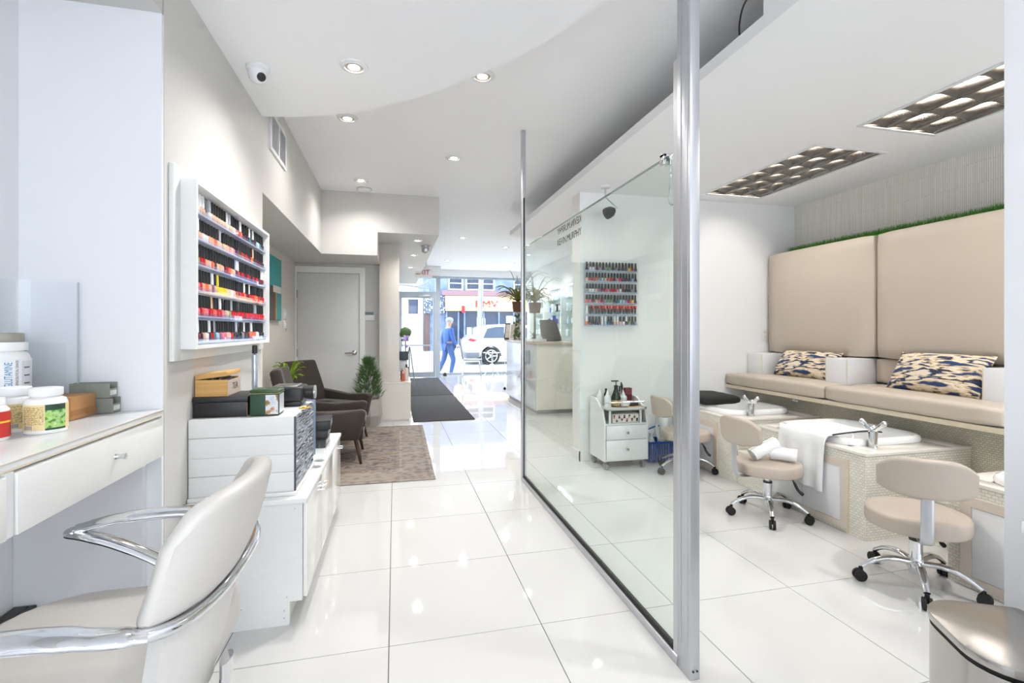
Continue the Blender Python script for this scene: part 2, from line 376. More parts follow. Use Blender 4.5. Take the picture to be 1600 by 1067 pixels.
# ------------------------------------------------------------------ street outside
GZ = -.17
M_side = mat('concrete_sidewalk', '#c6c6c6', .9, var=.04, scale=3)
M_road = mat('pale_dry_asphalt', '#a6a7a9', .95, var=.06, scale=4)
struct('sidewalk', B().box(-25, 40, 13.3, 17.2, GZ-.1, GZ), M_side)
struct('road', B().box(-25, 40, 17.2, 26.5, GZ-.22, GZ-.02), M_road)
struct('sidewalk_far', B().box(-25, 40, 26.5, 31.0, GZ-.1, GZ+.02), M_side)
M_bgrey = ramp_mat('blue_grey_siding', 'noise', [(.35, '#66789a'), (.7, '#8796b4')], .9, 3)
M_peach = mat('peach_sign_board', '#ecc590', .7, var=.03)
M_red = mat('red_sign_letters', '#e2223a', .5)
M_wind = mat('dark_shop_glazing', '#22324f', .15, var=.3, scale=1.5)
M_lintel = mat('mauve_lintel', '#8f7480', .8)
M_wtrim = mat('white_window_trim', '#f4f4f4', .6)
M_dkdoor = mat('brown_shop_door', '#5d4440', .6)
bld = thing('shop_building', 'two-storey grey-blue brick shop with a peach fascia sign across the street', 'building', (10, 31, GZ))
obj('wall', B().box(2.15, 22, 31.2, 39, GZ, 6.3), M_bgrey, bld)
obj('lintel_band', B().box(2.9, 22, 31.05, 31.2, 3.40, 3.72), M_lintel, bld)
sg = obj('sign_board', B().box(3.1, 13, 30.85, 31.2, 2.40, 3.36, .02), M_peach, bld)
text('sign_letters', 'BMV', .60, (5.74, 30.83, 2.84), (R(90), 0, 0), M_red, sg, .02, sx=1.3)
obj('hanging_sign', B().box(4.1, 4.3, 30.5, 30.6, 2.28, 2.72, .02), M_red, bld, label='small red hanging sign')
obj('shop_glazing', B().box(3.2, 13, 31.1, 31.2, GZ+.05, 2.38), M_wind, bld)
for x in (3.2, 3.95, 4.35, 5.6, 6.6, 7.6, 9.0, 11):
    obj('mullion', B().box(x-.05, x+.05, 31.0, 31.12, GZ, 2.38), M_bgrey, bld)
for x0, x1, z0, z1 in ((5.15, 5.7, 1.35, 1.95), (7.1, 7.7, 1.5, 2.1)):
    obj('poster', B().box(x0, x1, 31.04, 31.09, z0, z1), M_wtrim, bld, label='white poster in the shop window')
for x0, x1 in ((3.40, 4.17), (4.52, 5.28), (5.55, 6.25), (7.7, 8.5)):
    f = obj('window', B().box(x0-.08, x1+.08, 31.08, 31.2, 3.75, 3.83).box(x0-.08, x1+.08, 31.08, 31.2, 4.55, 4.63).box(x0-.08, x0, 31.08, 31.2, 3.83, 4.55).box(x1, x1+.08, 31.08, 31.2, 3.83, 4.55).box(x0, x1, 31.1, 31.2, 4.16, 4.21), M_wtrim, bld)
    obj('pane', B().box(x0, x1, 31.15, 31.19, 3.83, 4.55), M_wind, f)
nb = thing('stone_building', 'narrow mottled grey shop with a lettered board over a brown door', 'building', (2.4, 31, GZ))
obj('wall', B().box(1.75, 2.14, 31.2, 39, GZ, 6.0), M_bgrey, nb)
obj('sign_board', B().box(1.78, 3.05, 30.9, 31.19, 2.25, 3.32), ramp_mat('mottled_sign', 'noise', [(.45, '#4e5b70'), (.55, '#dfe4ea')], .8, 9, (1, 1, 1), interp='CONSTANT'), nb)
obj('door', B().box(1.80, 2.12, 31.05, 31.19, GZ+.02, 2.2), M_dkdoor, nb)
wb = thing('white_building', 'low white rendered house with one wide upper window across the street', 'building', (0, 31, GZ))
obj('wall', B().box(-9, 1.73, 31.2, 38, GZ, 3.6), M_ext_white, wb)
f = obj('window', B().box(.72, 1.52, 31.1, 31.2, 2.1, 3.22), M_wtrim, wb); obj('pane', B().box(.82, 1.42, 31.06, 31.1, 2.2, 3.12), M_wind, f)
obj('panel', B().box(.45, 1.0, 31.12, 31.2, GZ+.1, 1.95), M_wtrim, wb); obj('panel', B().box(1.05, 1.65, 31.12, 31.2, GZ+.1, 1.95), M_wtrim, wb)
one('utility_pole', B().cyl((4.60, 27.2, GZ), (4.86, 27.2, 6.6), .16, .13, 12), mat('weathered_pole', '#97a0ab', .9, var=.1), 'tall grey utility pole standing before the peach shop sign', 'pole')
tr = thing('street_tree', 'bare branching street tree seen above the entrance door', 'tree', (-1.2, 16.2, GZ))
M_bark = mat('grey_bark', '#7d7f82', .9, var=.2)
obj('trunk', B().tube([(-1.2, 16.2, GZ), (-1.15, 16.2, 1.2), (-.9, 16.2, 2.2), (-.6, 16.15, 2.9), (-.3, 16.1, 3.8)], [.11, .10, .08, .06, .03], 8, cat=4), M_bark, tr)
for pts in ([(-.7, 16.15, 2.6), (.2, 16.1, 2.66), (.75, 16.1, 2.62), (1.1, 16.1, 2.78), (1.35, 16.1, 2.95)], [(.3, 16.1, 2.66), (.8, 16.1, 2.58), (1.15, 16.05, 2.55), (1.42, 16.05, 2.42)], [(-.4, 16.1, 2.68), (.1, 16.1, 2.85), (.5, 16.1, 3.1)]):
    obj('branch', B().tube(pts, [.035, .028, .02, .012], 6, cat=4), M_bark, tr)
# parked car, tail to the left
M_carp = mat('white_car_paint', '#f2f2f2', .12, coat=.6, var=.005)
M_cargl = mat('car_glass', '#34455f', .05, var=.05)
car = thing('parked_car', 'white station-wagon SUV parked along the far kerb', 'car', (5.1, 20, GZ-.02))
prof = [(2.78, .45), (2.74, .8), (2.80, 1.02), (3.02, 1.2), (3.32, 1.50), (3.75, 1.60), (4.8, 1.62), (5.5, 1.56), (6.25, 1.06), (7.05, .92), (7.35, .75), (7.38, .42)]
arch = lambda cx: [(cx + .43*math.cos(a), .34 - .02 + .43*math.sin(a)) for a in [math.pi*k/8 for k in range(9)]]
low = [(7.3, .25)] + [(x, z) for x, z in arch(6.55)] + [(x, z) for x, z in arch(3.75)] + [(2.9, .28)]
zz = GZ - .02
obj('body', B().prism([(x, z+zz) for x, z in prof + low], 19.1, 20.9, 'y', .03), M_carp, car)
for q in ([(3.42, 1.06), (3.58, 1.44), (3.95, 1.52), (4.28, 1.52), (4.28, 1.06)], [(4.36, 1.06), (4.36, 1.52), (5.0, 1.52), (5.3, 1.46), (5.85, 1.06)]):
    obj('side_window', B().prism([(x, z+zz) for x, z in q], 19.085, 19.11, 'y'), M_cargl, car)
obj('rear_window', B().box(3.0, 3.03, 19.3, 20.7, 1.16+zz, 1.5+zz, M=None), M_cargl, car)
obj('tail_light', B().prism([(2.80, .98+zz), (2.9, 1.06+zz), (3.2, .98+zz), (3.02, .92+zz)], 19.08, 19.2, 'y'), M_red, car)
obj('bumper', B().box(2.74, 3.28, 19.09, 20.9, .26+zz, .5+zz, .02), mat('grey_bumper', '#5d6570', .6), car)
for cx in (3.75, 6.55):
    for y0, y1 in ((19.08, 19.3), (20.7, 20.92)):
        wh = obj('wheel', B().cyl((cx, y0, .345+zz), (cx, y1, .345+zz), .345, n=24), M_rubber, car)
        b = B().cyl((cx, y0-.01, .345+zz), (cx, y0+.02, .345+zz), .07, n=12)
        for k in range(5):
            a = 2*math.pi*k/5; b.cyl((cx, y0-.005, .345+zz), (cx+.23*math.cos(a), y0-.005, .345+zz+.23*math.sin(a)), .035, .03, 6)
        b.tube([(cx+.235*math.cos(t*math.pi/12), y0-.005, .345+zz+.235*math.sin(t*math.pi/12)) for t in range(25)], .02, 6)
        obj('rim', b, M_alu, wh)

# pedestrian: one skinned body, clothes as children
def skin(name, verts, edges, radii, m, parent, sub=2):
    me = bpy.data.meshes.new(name); me.from_pydata(verts, edges, []); me.materials.append(m)
    o = bpy.data.objects.new(name, me); COL.objects.link(o); o.parent = parent
    k = o.modifiers.new('skin', 'SKIN'); k.use_smooth_shade = True
    for v, r in zip(me.skin_vertices[0].data, radii): v.radius = (r, r) if not isinstance(r, tuple) else r
    me.skin_vertices[0].data[0].use_root = True
    s = o.modifiers.new('sub', 'SUBSURF'); s.levels = sub; s.render_levels = sub
    return o
pe = thing('person', 'pedestrian in blue jacket and jeans walking past the shop window', 'person', (1.52, 14.4, GZ), R(20))
M_skin = mat('skin', '#c99a80', .6); M_jack = mat('blue_jacket', '#3f62a4', .8); M_jean = mat('blue_jeans', '#40609a', .85); M_hair = mat('grey_beanie', '#a9b0bb', .8)
V = [(0, 0, .92), (0, 0, 1.12), (.02, 0, 1.36), (.03, 0, 1.46), (.05, 0, 1.54), (.06, 0, 1.64), (.02, -.17, 1.38), (.06, -.22, 1.12), (.18, -.20, .93), (.02, .17, 1.38), (-.08, .22, 1.12), (-.02, .21, .90), (0, -.09, .88), (.14, -.10, .50), (.05, -.10, .09), (.15, -.10, .05), (0, .09, .88), (-.08, .10, .50), (-.26, .10, .12), (-.18, .10, .05), (.24, -.19, .88), (.02, .21, .84)]
Eg = [(0, 1), (1, 2), (2, 3), (3, 4), (4, 5), (2, 6), (6, 7), (7, 8), (2, 9), (9, 10), (10, 11), (0, 12), (12, 13), (13, 14), (14, 15), (0, 16), (16, 17), (17, 18), (18, 19), (8, 20), (11, 21)]
rad = [.12, .115, .12, .05, .075, .085, .055, .042, .03, .055, .042, .03, .08, .055, .04, .035, .08, .055, .04, .035, .028, .028]
skin('body', V, Eg, rad, M_skin, pe)
skin('jacket', [V[i] for i in (0, 1, 2, 6, 7, 8, 9, 10, 11)], [(0, 1), (1, 2), (2, 3), (3, 4), (4, 5), (2, 6), (6, 7), (7, 8)], [.15, .145, .15, .085, .062, .045, .085, .062, .045], M_jack, pe)
skin('trousers', [V[i] for i in (0, 12, 13, 14, 16, 17, 18)], [(0, 1), (1, 2), (2, 3), (0, 4), (4, 5), (5, 6)], [.14, .11, .078, .06, .11, .078, .06], M_jean, pe)
for c in ((.10, -.10, .045), (-.22, .10, .045)): obj('shoe', B().ball(c, .05, 2.6, 1, .9), M_black, pe, world=False)
obj('beanie', B().ball((.055, 0, 1.66), .115, 1.05, .95, .8), M_hair, pe, world=False)
obj('nose', B().ball((.155, 0, 1.585), .018), M_skin, pe, world=False)
one('carrier_bag', B().box(1.71, 1.91, 14.20, 14.30, .42, .66, .03).tube([(1.75, 14.25, .65), (1.78, 14.25, .75), (1.84, 14.25, .75), (1.87, 14.25, .65)], .008, 6, cat=3), M_wtrim, 'small white carrier bag held by the pedestrian', 'bag')

# ------------------------------------------------------------------ mats and rug
M_rug, N_, L_, P_ = base('faded_persian_rug'); P_.inputs['Roughness'].default_value = .95
tc = N_.new('ShaderNodeTexCoord'); n1 = N_.new('ShaderNodeTexNoise'); n1.inputs['Scale'].default_value = 5; n1.inputs['Detail'].default_value = 8; n1.inputs['Distortion'].default_value = 1.2
mp = N_.new('ShaderNodeMapping'); mp.inputs['Scale'].default_value = (1, 2.2, 1); L_.new(tc.outputs['Object'], mp.inputs[0]); L_.new(mp.outputs[0], n1.inputs['Vector'])
r1 = N_.new('ShaderNodeValToRGB'); e = r1.color_ramp.elements
for _ in range(3): e.new(.5)
for i, (p, c) in enumerate([(.32, '#4c494e'), (.43, '#74675e'), (.52, '#94867a'), (.60, '#5b5960'), (.72, '#9d9083')]): e[i].position = p; e[i].color = lin(c)
L_.new(n1.outputs['Fac'], r1.inputs['Fac'])
sp = N_.new('ShaderNodeSeparateXYZ'); L_.new(tc.outputs['Object'], sp.inputs[0])
def absd(out, half):   # distance to the rug's rim along one axis
    a = N_.new('ShaderNodeMath'); a.operation = 'ABSOLUTE'; L_.new(out, a.inputs[0])
    b = N_.new('ShaderNodeMath'); b.operation = 'SUBTRACT'; b.inputs[0].default_value = half; L_.new(a.outputs[0], b.inputs[1]); return b.outputs[0]
mn = N_.new('ShaderNodeMath'); mn.operation = 'MINIMUM'; L_.new(absd(sp.outputs['X'], .775), mn.inputs[0]); L_.new(absd(sp.outputs['Y'], 1.14), mn.inputs[1])
r2 = N_.new('ShaderNodeValToRGB'); r2.color_ramp.interpolation = 'CONSTANT'; e = r2.color_ramp.elements
for _ in range(5): e.new(.5)
for i, (p, v) in enumerate([(0, .75), (.03, .2), (.055, .55), (.26, .85), (.285, .3), (.31, 0)]): e[i].position = p; e[i].color = (v, v, v, 1)
L_.new(mn.outputs[0], r2.inputs['Fac'])
n2 = N_.new('ShaderNodeTexVoronoi'); n2.inputs['Scale'].default_value = 16; L_.new(tc.outputs['Object'], n2.inputs['Vector'])
r3 = N_.new('ShaderNodeValToRGB'); r3.color_ramp.elements[0].color = lin('#58585f'); r3.color_ramp.elements[1].color = lin('#9d938a'); r3.color_ramp.elements[1].position = .6; L_.new(n2.outputs['Distance'], r3.inputs['Fac'])
mx = N_.new('ShaderNodeMix'); mx.data_type = 'RGBA'; L_.new(r2.outputs['Color'], mx.inputs[0]); L_.new(r1.outputs['Color'], mx.inputs[6]); L_.new(r3.outputs['Color'], mx.inputs[7]); L_.new(mx.outputs[2], P_.inputs['Base Color'])
rug = obj('area_rug', B().box(-.775, .775, -1.14, 1.14, 0, .009, .003), M_rug); rug.location = (-.445, 5.10, 0.001); rug.rotation_euler = (0, 0, R(-.5)); tag(rug, 'faded grey and brown oriental rug under the brown armchairs', 'rug')
one('entrance_mat', B().box(.235, 1.05, 6.47, 8.95, .001, .011, .003), M_mat, 'long charcoal floor mat nearer the waiting area', 'mat')
one('entrance_mat', B().box(.235, 1.05, 8.99, 12.25, .001, .011, .003), M_mat, 'long charcoal floor mat lying at the glazed entrance door', 'mat')

# ------------------------------------------------------------------ recessed lamps
def downlight(x, y, z, label, group, tilt=0., watts=None, cool=False, r=.05):
    t = thing('recessed_downlight', label, 'lamp', (x, y, z), 0, group)
    obj('trim_ring', B().lathe([(r, -.004), (r, 0), (r*1.55, 0), (r*1.5, -.006), (r*1.05, -.012), (r, -.004)], n=28, caps=False), M_lam, t, world=False)
    obj('gimbal', B().lathe([(0, -.0015), (r*1.0, -.0015), (r*.98, -.006), (r*.66, -.009), (r*.64, -.005), (0, -.005)], n=24), mat('grey_gimbal', '#b5b2ac', .35), t, world=False)
    obj('bulb', B().lathe([(0, -.0055), (r*.60, -.0055), (r*.56, -.010), (r*.3, -.013), (0, -.0135)], n=20), M_lamp_cool if cool else M_lamp_on, t, world=False)
    l = bpy.data.lights.new('lamp_light', 'SPOT'); l.energy = (watts or POT_W) * 4; l.color = (1, .97, .93) if not cool else (1, .98, .96); l.shadow_soft_size = .05
    l.spot_size = R(150); l.spot_blend = .9
    lo = bpy.data.objects.new('lamp_light', l); COL.objects.link(lo); lo.parent = t; lo.location = (0, 0, -.03)
    return t
GD = 'recessed ceiling downlights'
downlight(-.202, 2.588, 2.55, 'large recessed downlight in the lower curved ceiling', GD, r=.045)
downlight(.533, 2.998, 2.80, 'recessed downlight cut by the curved ceiling edge', GD)
downlight(-.346, 3.834, 2.80, 'recessed downlight just beyond the curved ceiling edge near the wall vent', GD, watts=POT_W*.5)
downlight(.529, 4.487, 2.80, 'recessed downlight alone in mid ceiling, left of the thin metal post', GD, cool=True)
downlight(-.35, 5.39, 2.80, 'recessed downlight beside the round smoke detector', GD, watts=POT_W*.6)
for y, n in ((6.263, 'nearest'), (7.506, 'middle'), (8.977, 'farthest')):
    downlight(.278, y, 2.345, n + ' of three recessed downlights in the low soffit by the entrance', GD, watts=POT_W*.35, r=.042)
for x, y, n in ((1.138, 8.346, 'nearest'), (2.073, 9.123, 'second nearest'), (1.178, 11.2, 'far left'), (2.72, 11.281, 'far right')):
    downlight(x, y, 2.80, n + ' of four recessed downlights in the shop-front ceiling', GD, watts=POT_W*1.3, cool=True)
downlight(.30, -.6, 2.55, 'added unseen downlight of the lower ceiling behind the viewer', GD, watts=POT_W*.6)  # added out of view, fills the room from behind the camera
downlight(.30, -1.8, 2.55, 'second added unseen downlight of the lower ceiling behind the viewer', GD)  # another unseen lamp, added to brighten the ceiling by bounce
downlight(1.2, .2, 2.80, 'added unseen downlight beside the near white cabinet', GD, watts=POT_W*.5)  # unseen lamp added as fill for the foreground
downlight(2.3, .85, 2.48, 'added unseen downlight in the suspended slab near the steel bin', GD)  # unseen lamp added to brighten the pedicure room
downlight(2.75, 9.9, 2.80, 'recessed downlight close above the product shelves', GD, watts=POT_W*1.2, cool=True)
downlight(2.6, 5.4, 2.48, 'recessed downlight in the suspended slab behind the white cross wall', GD)
# ------------------------------------------------------------------ things on ceiling and upper walls
dc = thing('dome_camera', 'white dome security camera on the curved lower ceiling', 'camera', (-.68, 2.716, 2.55))
obj('base', B().lathe([(.0, 0), (.055, 0), (.055, -.016), (.05, -.022), (0, -.022)], n=24), M_lam, dc, world=False)
obj('housing', B().lathe([(.048, -.02), (.048, -.035), (.044, -.055), (.032, -.072), (.012, -.082), (0, -.083)], n=24), M_lam, dc, world=False)
ly = obj('lens', B().lathe([(0, 0), (.022, .0), (.021, .006), (.012, .014), (0, .016)], n=20, M=Matrix.Translation((.022, -.026, -.060)) @ Matrix.Rotation(R(128), 4, Vector((1, .75, 0)).normalized())), M_black, dc, world=False)
c2 = thing('dome_camera', 'small dome security camera on the low soffit by the entrance', 'camera', (.405, 6.667, 2.345))
obj('base', B().lathe([(0, 0), (.06, 0), (.06, -.02), (.05, -.03), (0, -.03)], n=20), M_alu, c2, world=False)
obj('housing', B().lathe([(.05, -.03), (.055, -.06), (.045, -.09), (.02, -.105), (0, -.107)], n=20), M_alu, c2, world=False)
sd = thing('smoke_detector', 'round white smoke detector on the ceiling by the bulkhead', 'detector', (-.335, 5.72, 2.8))
obj('cover', B().lathe([(0, 0), (.075, 0), (.075, -.012), (.065, -.03), (.045, -.036), (0, -.037)], n=24), M_lam, sd, world=False)
obj('base', B().lathe([(0, 0), (.082, 0), (.082, -.008), (0, -.008)], n=24), M_alu, sd, world=False)
vg = thing('wall_vent', 'white return-air grille high on the grey wall', 'vent', (-.81, 3.745, 2.41))
obj('frame', B().box(-.81, -.798, 3.505, 3.985, 2.41, 2.435).box(-.81, -.798, 3.505, 3.985, 2.655, 2.68).box(-.81, -.798, 3.505, 3.535, 2.435, 2.655).box(-.81, -.798, 3.955, 3.985, 2.435, 2.655).box(-.81, -.798, 3.73, 3.76, 2.435, 2.655), M_lam, vg)
obj('duct_shade', B().box(-.808, -.8075, 3.53, 3.96, 2.435, 2.655), M_black, vg)  # flat black sheet, paints the shade behind the slats
for k in range(14):
    y = 3.548 + k*.03
    if abs(y-3.745) < .018: continue
    obj('slat', B().box(-.8070, -.8005, y-.011, y+.006, 2.437, 2.653, M=None), M_alu, vg)
ex = thing('exit_sign', 'white exit sign with red letters above the entrance', 'sign', (.60, 10.0, 2.26))
obj('housing', B().box(.40, .74, 10.0, 10.06, 2.27, 2.47, .008), mat('sign_white', '#f3f3f3', .4), ex)
text('letters', 'EXIT', .135, (.55, 9.995, 2.37), (R(90), 0, 0), mat('exit_red', '#b01024', .4), ex, .002)
obj('stem', B().cyl((.62, 10.03, 2.47), (.62, 10.03, 2.80), .012), M_lam, ex)

# fluorescent louvre troffers
M_tubelit = mat('lit_tube', '#fff8ee', .4, emit='#fff8f0', es=26.)
M_louvre = mat('satin_louvre', '#8f8b86', .22, .95, var=.05)
def troffer(x0, y0, label):
    t = thing('louvre_light', label, 'lamp', (x0+.3, y0+.61, 2.48), 0, 'chrome louvre ceiling lights')
    X0, X1, Y0, Y1 = x0, x0+.60, y0, y0+1.22
    obj('frame', B().box(X0-.014, X1+.014, Y0-.014, Y0+.010, 2.474, 2.4795).box(X0-.014, X1+.014, Y1-.010, Y1+.014, 2.474, 2.4795).box(X0-.014, X0+.010, Y0+.01, Y1-.01, 2.474, 2.4795).box(X1-.010, X1+.014, Y0+.01, Y1-.01, 2.474, 2.4795), M_lam, t)
    obj('reflector_pan', B().box(X0, X1, Y0, Y1, 2.61, 2.615).box(X0, X0+.004, Y0, Y1, 2.48, 2.61).box(X1-.004, X1, Y0, Y1, 2.48, 2.61).box(X0, X1, Y0, Y0+.004, 2.48, 2.61).box(X0, X1, Y1-.004, Y1, 2.48, 2.61), M_louvre, t)
    for k in range(3):
        xc = X0 + .1 + .2*k
        obj('tube_lamp', B().cyl((xc, Y0+.02, 2.588), (xc, Y1-.02, 2.588), .011, n=12), M_tubelit, t)
    for k in range(4):      # long blades, tapered V section
        xc = X0 + .014 + (X1-X0-.028)*k/3
        obj('long_blade', B().prism([(xc-.004, 2.572), (xc+.004, 2.572), (xc+.009, 2.49), (xc+.0035, 2.481), (xc-.0035, 2.481), (xc-.009, 2.49)], Y0+.006, Y1-.006, 'y'), M_louvre, t)
    for j in range(7):      # curved cross blades
        yc = Y0 + .02 + (Y1-Y0-.04)*j/6
        for k in range(3):
            xa = X0 + .014 + (X1-X0-.028)*k/3 + .005; xb = xa + (X1-X0-.028)/3 - .010
            def fn(u, v, xa=xa, xb=xb, yc=yc):
                z = 2.482 + .088*v + .016*math.sin(math.pi*u)*(1-v)
                return (xa+(xb-xa)*u, yc + .014*(1-v)**2, z)
            obj('cross_blade', B().shell(fn, 6, 4, .003), M_louvre, t)
    return t
troffer(2.815, 2.76, 'chrome louvre ceiling light seen whole above the backrests')
troffer(2.815, 1.21, 'chrome louvre ceiling light cut off by the near white wall')

# track lamp and hook near the glass screen
tl = thing('spot_lamp', 'small black spotlight head on a jointed white arm under the slab', 'lamp', (1.81, 3.98, 2.48))
obj('base', B().lathe([(0, 0), (.045, 0), (.045, -.014), (.04, -.02), (0, -.02)], n=20), M_lam, tl, world=False)
obj('arm', B().tube([(0, 0, -.02), (0, 0, -.10)], .008, 8).tube([(0, 0, -.10), (.05, -.03, -.16), (.09, -.05, -.20), (.03, -.04, -.215)], .006, 8), M_alu, tl, world=False)
obj('lamp_head', B().lathe([(0, 0), (.022, .0), (.045, .03), (.052, .07), (.05, .09), (.04, .085), (0, .06)], n=20, M=Matrix.Translation((.03, -.04, -.235)) @ Matrix.Rotation(R(-118), 4, 'Y') @ Matrix.Translation((0, 0, -.04))), M_black, tl, world=False)

# ------------------------------------------------------------------ glass screen
gs = thing('glass_screen', 'tall clear glass partition screen framed by aluminium posts', 'partition', (1.007, 2.6, 0))
obj('post', B().box(.988, 1.026, 1.482, 1.562, 0, 2.80, .002).box(.9865, .9885, 1.495, 1.50, .1, 2.8).box(.9865, .9885, 1.535, 1.54, .1, 2.8), M_alu, gs, label='wide ribbed aluminium end post')
for y in (1.50, 1.545): obj('screw', B().cyl((.988+.012 if y < 1.52 else .988+.027, 1.4835, .03), (.988+.012 if y < 1.52 else .988+.027, 1.480, .03), .004, n=8), M_black, gs)
obj('glazing_channel', B().box(.992, 1.022, 1.562, 1.592, 0.03, 2.19), M_alu, gs)
obj('post', B().box(.986, 1.016, 3.745, 3.79, 0, 2.80, .002), M_alu, gs, label='slim far post reaching the ceiling')
obj('post_slot', B().box(.9955, 1.006, 3.738, 3.7455, .05, 2.26), M_rubber, gs)
obj('bottom_rail', B().box(.986, 1.018, 1.562, 3.745, 0, .034, .002), M_alu, gs)
obj('gasket', B().box(.993, 1.011, 1.592, 3.74, .034, .052), M_rubber, gs)
obj('glass_pane', B().box(.9965, 1.0075, 1.585, 3.742, .045, 1.86), M_glass, gs)
obj('polished_edge', B().box(.9963, 1.0077, 1.592, 3.74, 1.8603, 1.863), mat('green_glass_edge', '#7f9089', .2), gs)
M_decal = mat('black_vinyl_letters', '#2b2b2b', .5)
text('lettering', 'KEVIN.MURPHY', .058, (.9955, 2.708, 1.752), (R(90), 0, R(-90)), M_decal, gs, .0004)
text('lettering', 'KEVIN.MURPHY', .058, (.9955, 2.708, 1.822), (R(90), 0, R(90)), M_decal, gs, .0004)
hk = thing('glass_hook', 'chrome wire hook hanging over the glass edge by the end post', 'hook', (1.0, 1.66, 1.69))
obj('clip', B().box(.985, .996, 1.645, 1.675, 1.835, 1.875, .002).box(1.0085, 1.02, 1.645, 1.675, 1.835, 1.875, .002).box(.985, 1.02, 1.645, 1.675, 1.8635, 1.875, .002), M_chrome, hk)
obj('wire', B().tube([(1.022, 1.66, 1.86), (1.026, 1.665, 1.80), (1.024, 1.67, 1.74), (1.022, 1.668, 1.70), (1.028, 1.655, 1.685), (1.03, 1.62, 1.70), (1.028, 1.60, 1.70)], .0028, 6, cat=5), M_chrome, hk)

# ------------------------------------------------------------------ nail polish bottles: one body and one cap mesh per colour
POL = {'clear': '#e9e4dc', 'nude': '#dcb8a0', 'pale pink': '#eab7b5', 'pink': '#e27a90', 'coral': '#ea6a55', 'peach': '#eeaa84', 'red': '#c41726', 'dark red': '#6d1220', 'orange': '#ee6a25', 'yellow': '#f2c81c', 'mauve': '#94607c', 'teal': '#2f7f87', 'pale blue': '#a9cbd6', 'grey': '#8f8f93', 'navy': '#252a45', 'brown': '#5b372b', 'plum': '#4a1f38', 'black': '#1f1b1e', 'green': '#7fa070', 'white': '#f3f1ee'}
CAPS = {'black': '#17181b', 'white': '#eef0f2', 'silver': '#a9adb3', 'yellow': '#f1d63a', 'peach': '#e9b896', 'brown': '#5c4334'}
def body_mesh(c):
    m = mat('polish_' + c.replace(' ', '_'), POL[c], .08, coat=.5, var=.03)
    return mesh('bottle_body', B().lathe([(0, 0), (.0125, 0), (.0140, .002), (.0140, .026), (.0125, .031), (.007, .035), (.007, .038), (0, .038)], n=14), m)
def cap_mesh(c):
    return mesh('cap', B().lathe([(0, .036), (.0098, .036), (.0094, .060), (.0086, .083), (.0078, .0855), (0, .0858)], n=14), mat('polish_cap_' + c, CAPS[c], .3))
BODY = {c: body_mesh(c) for c in POL}; CAP = {c: cap_mesh(c) for c in CAPS}
def bottle(x, y, z, col, cap, label, group, sc=1., flip=False):
    t = thing('polish_bottle', label, 'nail polish', (x, y, z), 0, group)
    a = obj('bottle_body', BODY[col], None, t, world=False); b = obj('cap', CAP[cap], None, t, world=False)
    t.scale = (sc, sc, sc)
    if flip: t.rotation_euler = (math.pi, 0, 0); t.location.z += .0858*sc
    return t

# framed rack on the grey wall
rk = thing('polish_rack', 'white-framed wall rack with six rows of nail polish', 'rack', (-.81, 2.65, 1.09))
for n_, a in (('frame_board', (-.81, -.793, 2.035, 2.095, 1.092, 1.828)), ('frame_board', (-.81, -.793, 3.195, 3.30, 1.092, 1.828)), ('frame_board', (-.81, -.793, 2.095, 3.195, 1.785, 1.828)), ('frame_board', (-.81, -.793, 2.095, 3.195, 1.092, 1.137))):
    obj(n_, B().box(*a, .002), M_worn, rk)
for a in ((-.793, -.738, 2.092, 2.106, 1.135, 1.787), (-.793, -.738, 3.186, 3.200, 1.135, 1.787), (-.793, -.738, 2.106, 3.186, 1.773, 1.787), (-.793, -.738, 2.106, 3.186, 1.135, 1.149)):
    obj('case_side', B().box(*a), M_worn, rk)
obj('back_panel', B().box(-.808, -.800, 2.095, 3.195, 1.14, 1.785), M_lam, rk)
M_acr = mat('frosted_acrylic_shelf', '#d3d9ec', .12, var=.05, scale=20)
LIP = glass('acrylic_lip', (.90, .92, .98), 1.5)
RZ = [1.163 + .1025*k for k in range(6)][::-1]
for r, z in enumerate(RZ):
    for ya, yb in ((2.108, 2.655), (2.663, 3.184)):
        obj('shelf', B().box(-.799, -.7565, ya, yb, z-.005, z), M_acr, rk)
        obj('shelf_lip', B().box(-.7565, -.7535, ya, yb, z-.012, z+.012), LIP, rk)
for y in (2.659,): obj('divider', B().box(-.799, -.7535, y-.003, y+.003, 1.149, 1.773), LIP, rk)
rows = [
 'clear clear clear nude nude nude clear nude nude nude nude nude nude clear nude nude clear / coral red coral red plum plum black teal black plum navy pale_blue white teal navy black'.replace('pale_blue', 'pale blue'),
 'clear nude nude nude clear clear peach peach coral nude nude clear nude peach pink nude pink / plum brown dark_red red brown red dark_red plum orange brown plum black dark_red plum black brown',
 'pink coral green red red peach nude coral brown nude peach nude dark_red red coral peach nude / dark_red red dark_red red plum dark_red red dark_red plum red dark_red red plum dark_red red dark_red',
 'coral pink pink red peach orange nude mauve nude yellow yellow yellow yellow nude nude clear nude / red dark_red red red coral red dark_red red dark_red red coral orange orange red dark_red red',
 'pink coral pink red coral pink red red coral red red pink pink nude green red red / red red red red dark_red red red red red red dark_red red red dark_red red red',
 'nude pale_pink dark_red plum nude clear plum red teal pale_blue mauve pink pink pale_pink pale_pink red brown / navy navy black grey plum pink brown coral coral orange coral red clear black navy black']
whitecap = {0: {0: 0, 1: 'white', 2: 'white', 3: 'white', 4: 'white', 5: 'white', 6: 'silver', 13: 'white', 14: 'silver', 19: 'white', 24: 'white', 26: 'white'}, 1: {2: 'white', 10: 'silver', 26: 'peach'}, 2: {2: 'white', 17: 'white', 18: 'white', 32: 'white'}, 3: {7: 'white', 9: 'yellow', 21: 'white', 24: 'white'}, 4: {7: 'peach', 10: 'white', 15: 'silver', 28: 'silver'}, 5: {2: 'white', 6: 'white', 8: 'silver', 17: 'white', 21: 'white', 25: 'white'}}
